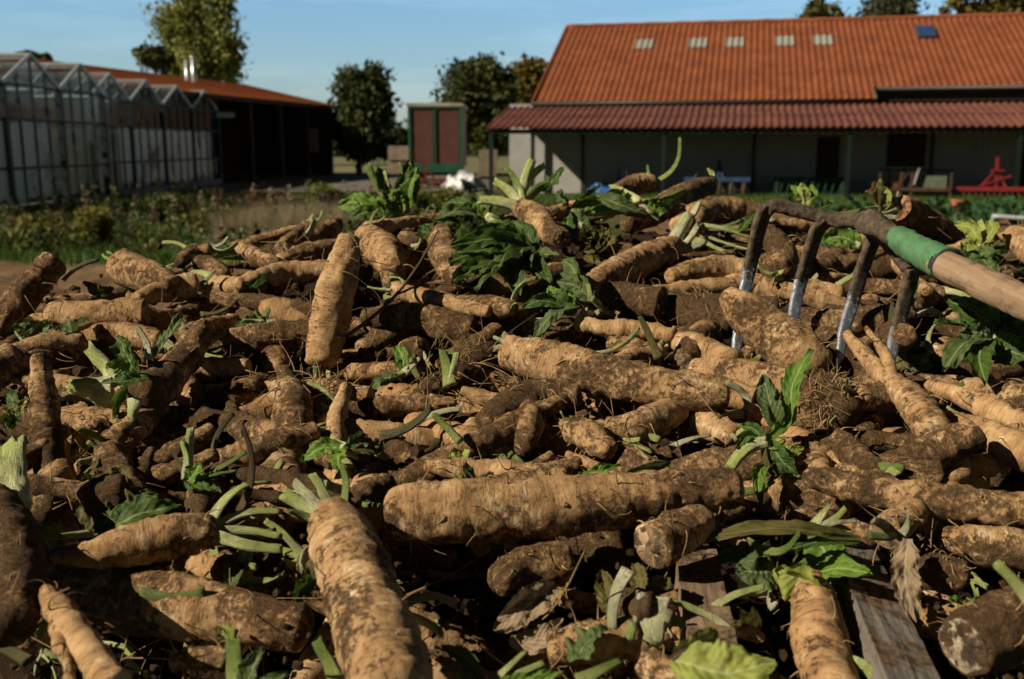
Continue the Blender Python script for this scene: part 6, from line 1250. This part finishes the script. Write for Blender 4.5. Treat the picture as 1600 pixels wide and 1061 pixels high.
def grass(name, label, areas, n, hmin, hmax, c0, c1, seed, w=.012):
    g = np.random.default_rng(seed); V = []; K = []
    tot = sum((a[1]-a[0])*(a[3]-a[2]) for a in areas)
    for a in areas:
        m = int(n*(a[1]-a[0])*(a[3]-a[2])/tot); x = g.uniform(a[0], a[1], m); y = g.uniform(a[2], a[3], m); h = g.uniform(hmin, hmax, m); ww = w*g.uniform(.6, 1.6, m); an = g.uniform(0, 6.28, m)
        b = np.stack([x, y, x*0+.02], 1); d = np.stack([np.cos(an)*ww, np.sin(an)*ww, x*0], 1); tip = b+np.stack([g.normal(0, .3, m)*h, g.normal(0, .3, m)*h, h], 1)
        V.append(np.stack([b-d, b+d, tip], 1).reshape(-1, 3)); f = g.uniform(0, 1, m)[:, None]; K.append(np.repeat(np.array(c0)*(1-f)+np.array(c1)*f, 3, 0))
    V = np.vstack(V); o = obj(name, V, None, np.arange(len(V)).reshape(-1, 3), M['foliage'], None, np.array([0, 20, 0]), attrs={'tint': np.vstack(K)}, smooth=False); tag(o, label, 'grass', kind='stuff')
grass('grass', 'green grass verge along the bare field and before the barn', [(-16, 2, 14.0, 15.6), (2, 24, 27, 33.5), (-13, 3, 26, 33), (-16, 1, 15.6, 26)], 95000, .06, .24, (0.035, 0.085, 0.015), (0.11, 0.17, 0.035), 5, .012)
grass('dry_grass', 'pale dry grass standing behind the left crest of the heap', [(-4.9, -3.1, 16.2, 19.5)], 9000, .30, .75, (0.20, .165, .095), (0.38, .32, .20), 6, .006)
def bush(label, px, Y, ytop, wpx, c0, c1, seed, name='weed_bush'):
    g = np.random.default_rng(seed); b = G(px, Y); h = at(px, ytop, Y)[2]; w = wpx*pxm(Y)/2; C = []; o = empty(name, b, label, 'bush', 'bushes in the weed strip'); st = MB()
    for k in range(9):
        e = b+[g.normal(0, .55)*w, g.normal(0, .4)*w, h*g.uniform(.6, 1.0)]; P = spline([b, (b+e)/2+[0, 0, .1*h], e], 12); st.tube(P, np.linspace(.012, .004, 12), 5)
        for p in P[2:]: C.append(p+g.normal(0, 1, (34, 3))*[.17*w+.03, .17*w+.03, .05*h])
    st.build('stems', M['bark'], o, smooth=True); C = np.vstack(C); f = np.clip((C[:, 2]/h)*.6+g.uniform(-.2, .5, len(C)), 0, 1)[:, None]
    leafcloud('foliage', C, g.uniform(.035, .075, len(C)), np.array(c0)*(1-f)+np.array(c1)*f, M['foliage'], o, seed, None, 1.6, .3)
yl = ((0.05, 0.06, 0.012), (0.26, 0.24, 0.045))
bush('yellow-green weed bush furthest left in front of the greenhouse', 58, 16.5, 338, 60, *yl, 1)
bush('taller yellow-green weed bush in front of the greenhouse corner', 150, 16.5, 325, 64, *yl, 2)
bush('yellow-green weed bush above the left crest of the root heap', 330, 18, 322, 60, (0.05, .06, .015), (0.19, .19, .045), 3)
bush('green weed bush below the dark open barn', 515, 24, 288, 66, (0.05, .07, .015), (0.20, .22, .05), 4)
bush('reddish-brown dock stand left of the green weed bush', 440, 22, 300, 90, (0.04, .03, .015), (0.13, .07, .035), 5)
bush('yellow-green weed bush below the trailer', 672, 20, 282, 76, (0.06, .075, .015), (0.24, .25, .05), 6)
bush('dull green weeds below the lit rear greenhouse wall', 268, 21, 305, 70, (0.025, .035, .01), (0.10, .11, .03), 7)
def veg_rows():
    g = np.random.default_rng(9); n = 0; protos = []
    rows = {}
    spots = []
    for r, Y in enumerate(np.arange(11.5, 26.5, 1.25)):
        for px in np.arange(1120, 1640, 30*16/Y*1.35):
            if px > 1515 and 14.5 < Y < 20.9 or abs(px-1490) < 14 and Y > 20: continue
            p = G(px+g.normal(0, 5), Y+g.normal(0, .15))
            if p[0] < 3.0 or (Y > 22 and px < 1350 and g.random() < .4): continue
            spots.append((px, Y, p, r))
    kept = [(i, q) for i, q in enumerate(spots) if ('v', i) not in DROP]
    for c_, (i, (px, Y, p, r)) in enumerate(kept):
        g = np.random.default_rng(4000+i)
        if c_ < 4:
            o = empty('vegetable_plant', p, '', 'plant', 'vegetable plants in rows before the barn')
            for k in range(9):
                a = k*2.4+g.normal(0, .2); l = g.uniform(.16, .30); d = np.array([math.cos(a), math.sin(a), 0]); b = p+[0, 0, .05]
                V, Q, U = leaf_mesh(b, b+d*l*.8+[0, 0, g.uniform(.14, .34)], g.uniform(.13, .2), g.normal(0, .1), g.normal(0, .3), .25, .2, .06, 500+c_*20+k, 14, 7)
                obj('leaf', V, Q, None, M['leaf_v'], o, uv=U)
            protos.append(o)
        else:
            s = protos[c_ % 4]; o = s.copy(); COL.objects.link(o); o.location = p
            for ch in s.children: c = ch.copy(); COL.objects.link(c); c.parent = o
        o.rotation_euler = (0, 0, 0 if c_ < 4 else g.uniform(0, 6.28)); k = g.uniform(.85, 1.4); o.scale = (k, k, k); o['_n'] = i
        o['label'] = 'low leafy green vegetable plant growing in the rows before the barn'
M['leaf_v'] = mat_leaf('leaf_vegetable', (0.022, 0.070, 0.024), (0.060, 0.135, 0.045), (0.14, 0.22, 0.10), .1)
veg_rows()
def bits():
    p = G(1490, 26); m = MB(); m.tube([p+[0, 0, .06], p+[0, 0, .30]], [.13, .17], 16); m.tube([p+[0, 0, .28], p+[0, 0, .33]], .19, 16); o = m.build('clay_pot', simple('terracotta', (0.45, .13, .06), .85, .2, 5), smooth=True); tag(o, 'small orange clay pot standing among the vegetable plants', 'pot')
    a, b = G(1545, 20.8)+[0, 0, .27], G(1660, 20.4)+[0, 0, .27]; m = MB(); m.tube(spline([a, (a+b)/2+[0, 0, -.03], b], 10), .045, 10)
    for q in (a, (a+b)/2, b): m.tube([q-[0, 0, .27], q+[0, 0, .02]], .02, 6)
    o = m.build('irrigation_pipe', simple('grey_pipe', (0.42, .45, .48), .5), smooth=True); tag(o, 'pale grey irrigation pipe on short stakes crossing the vegetable bed', 'pipe')
bits()
for o in list(SC.objects):
    for k in ('_o', '_n'):
        if k in o and not bpy.app.driver_namespace.get('keep_numbers'): del o[k]
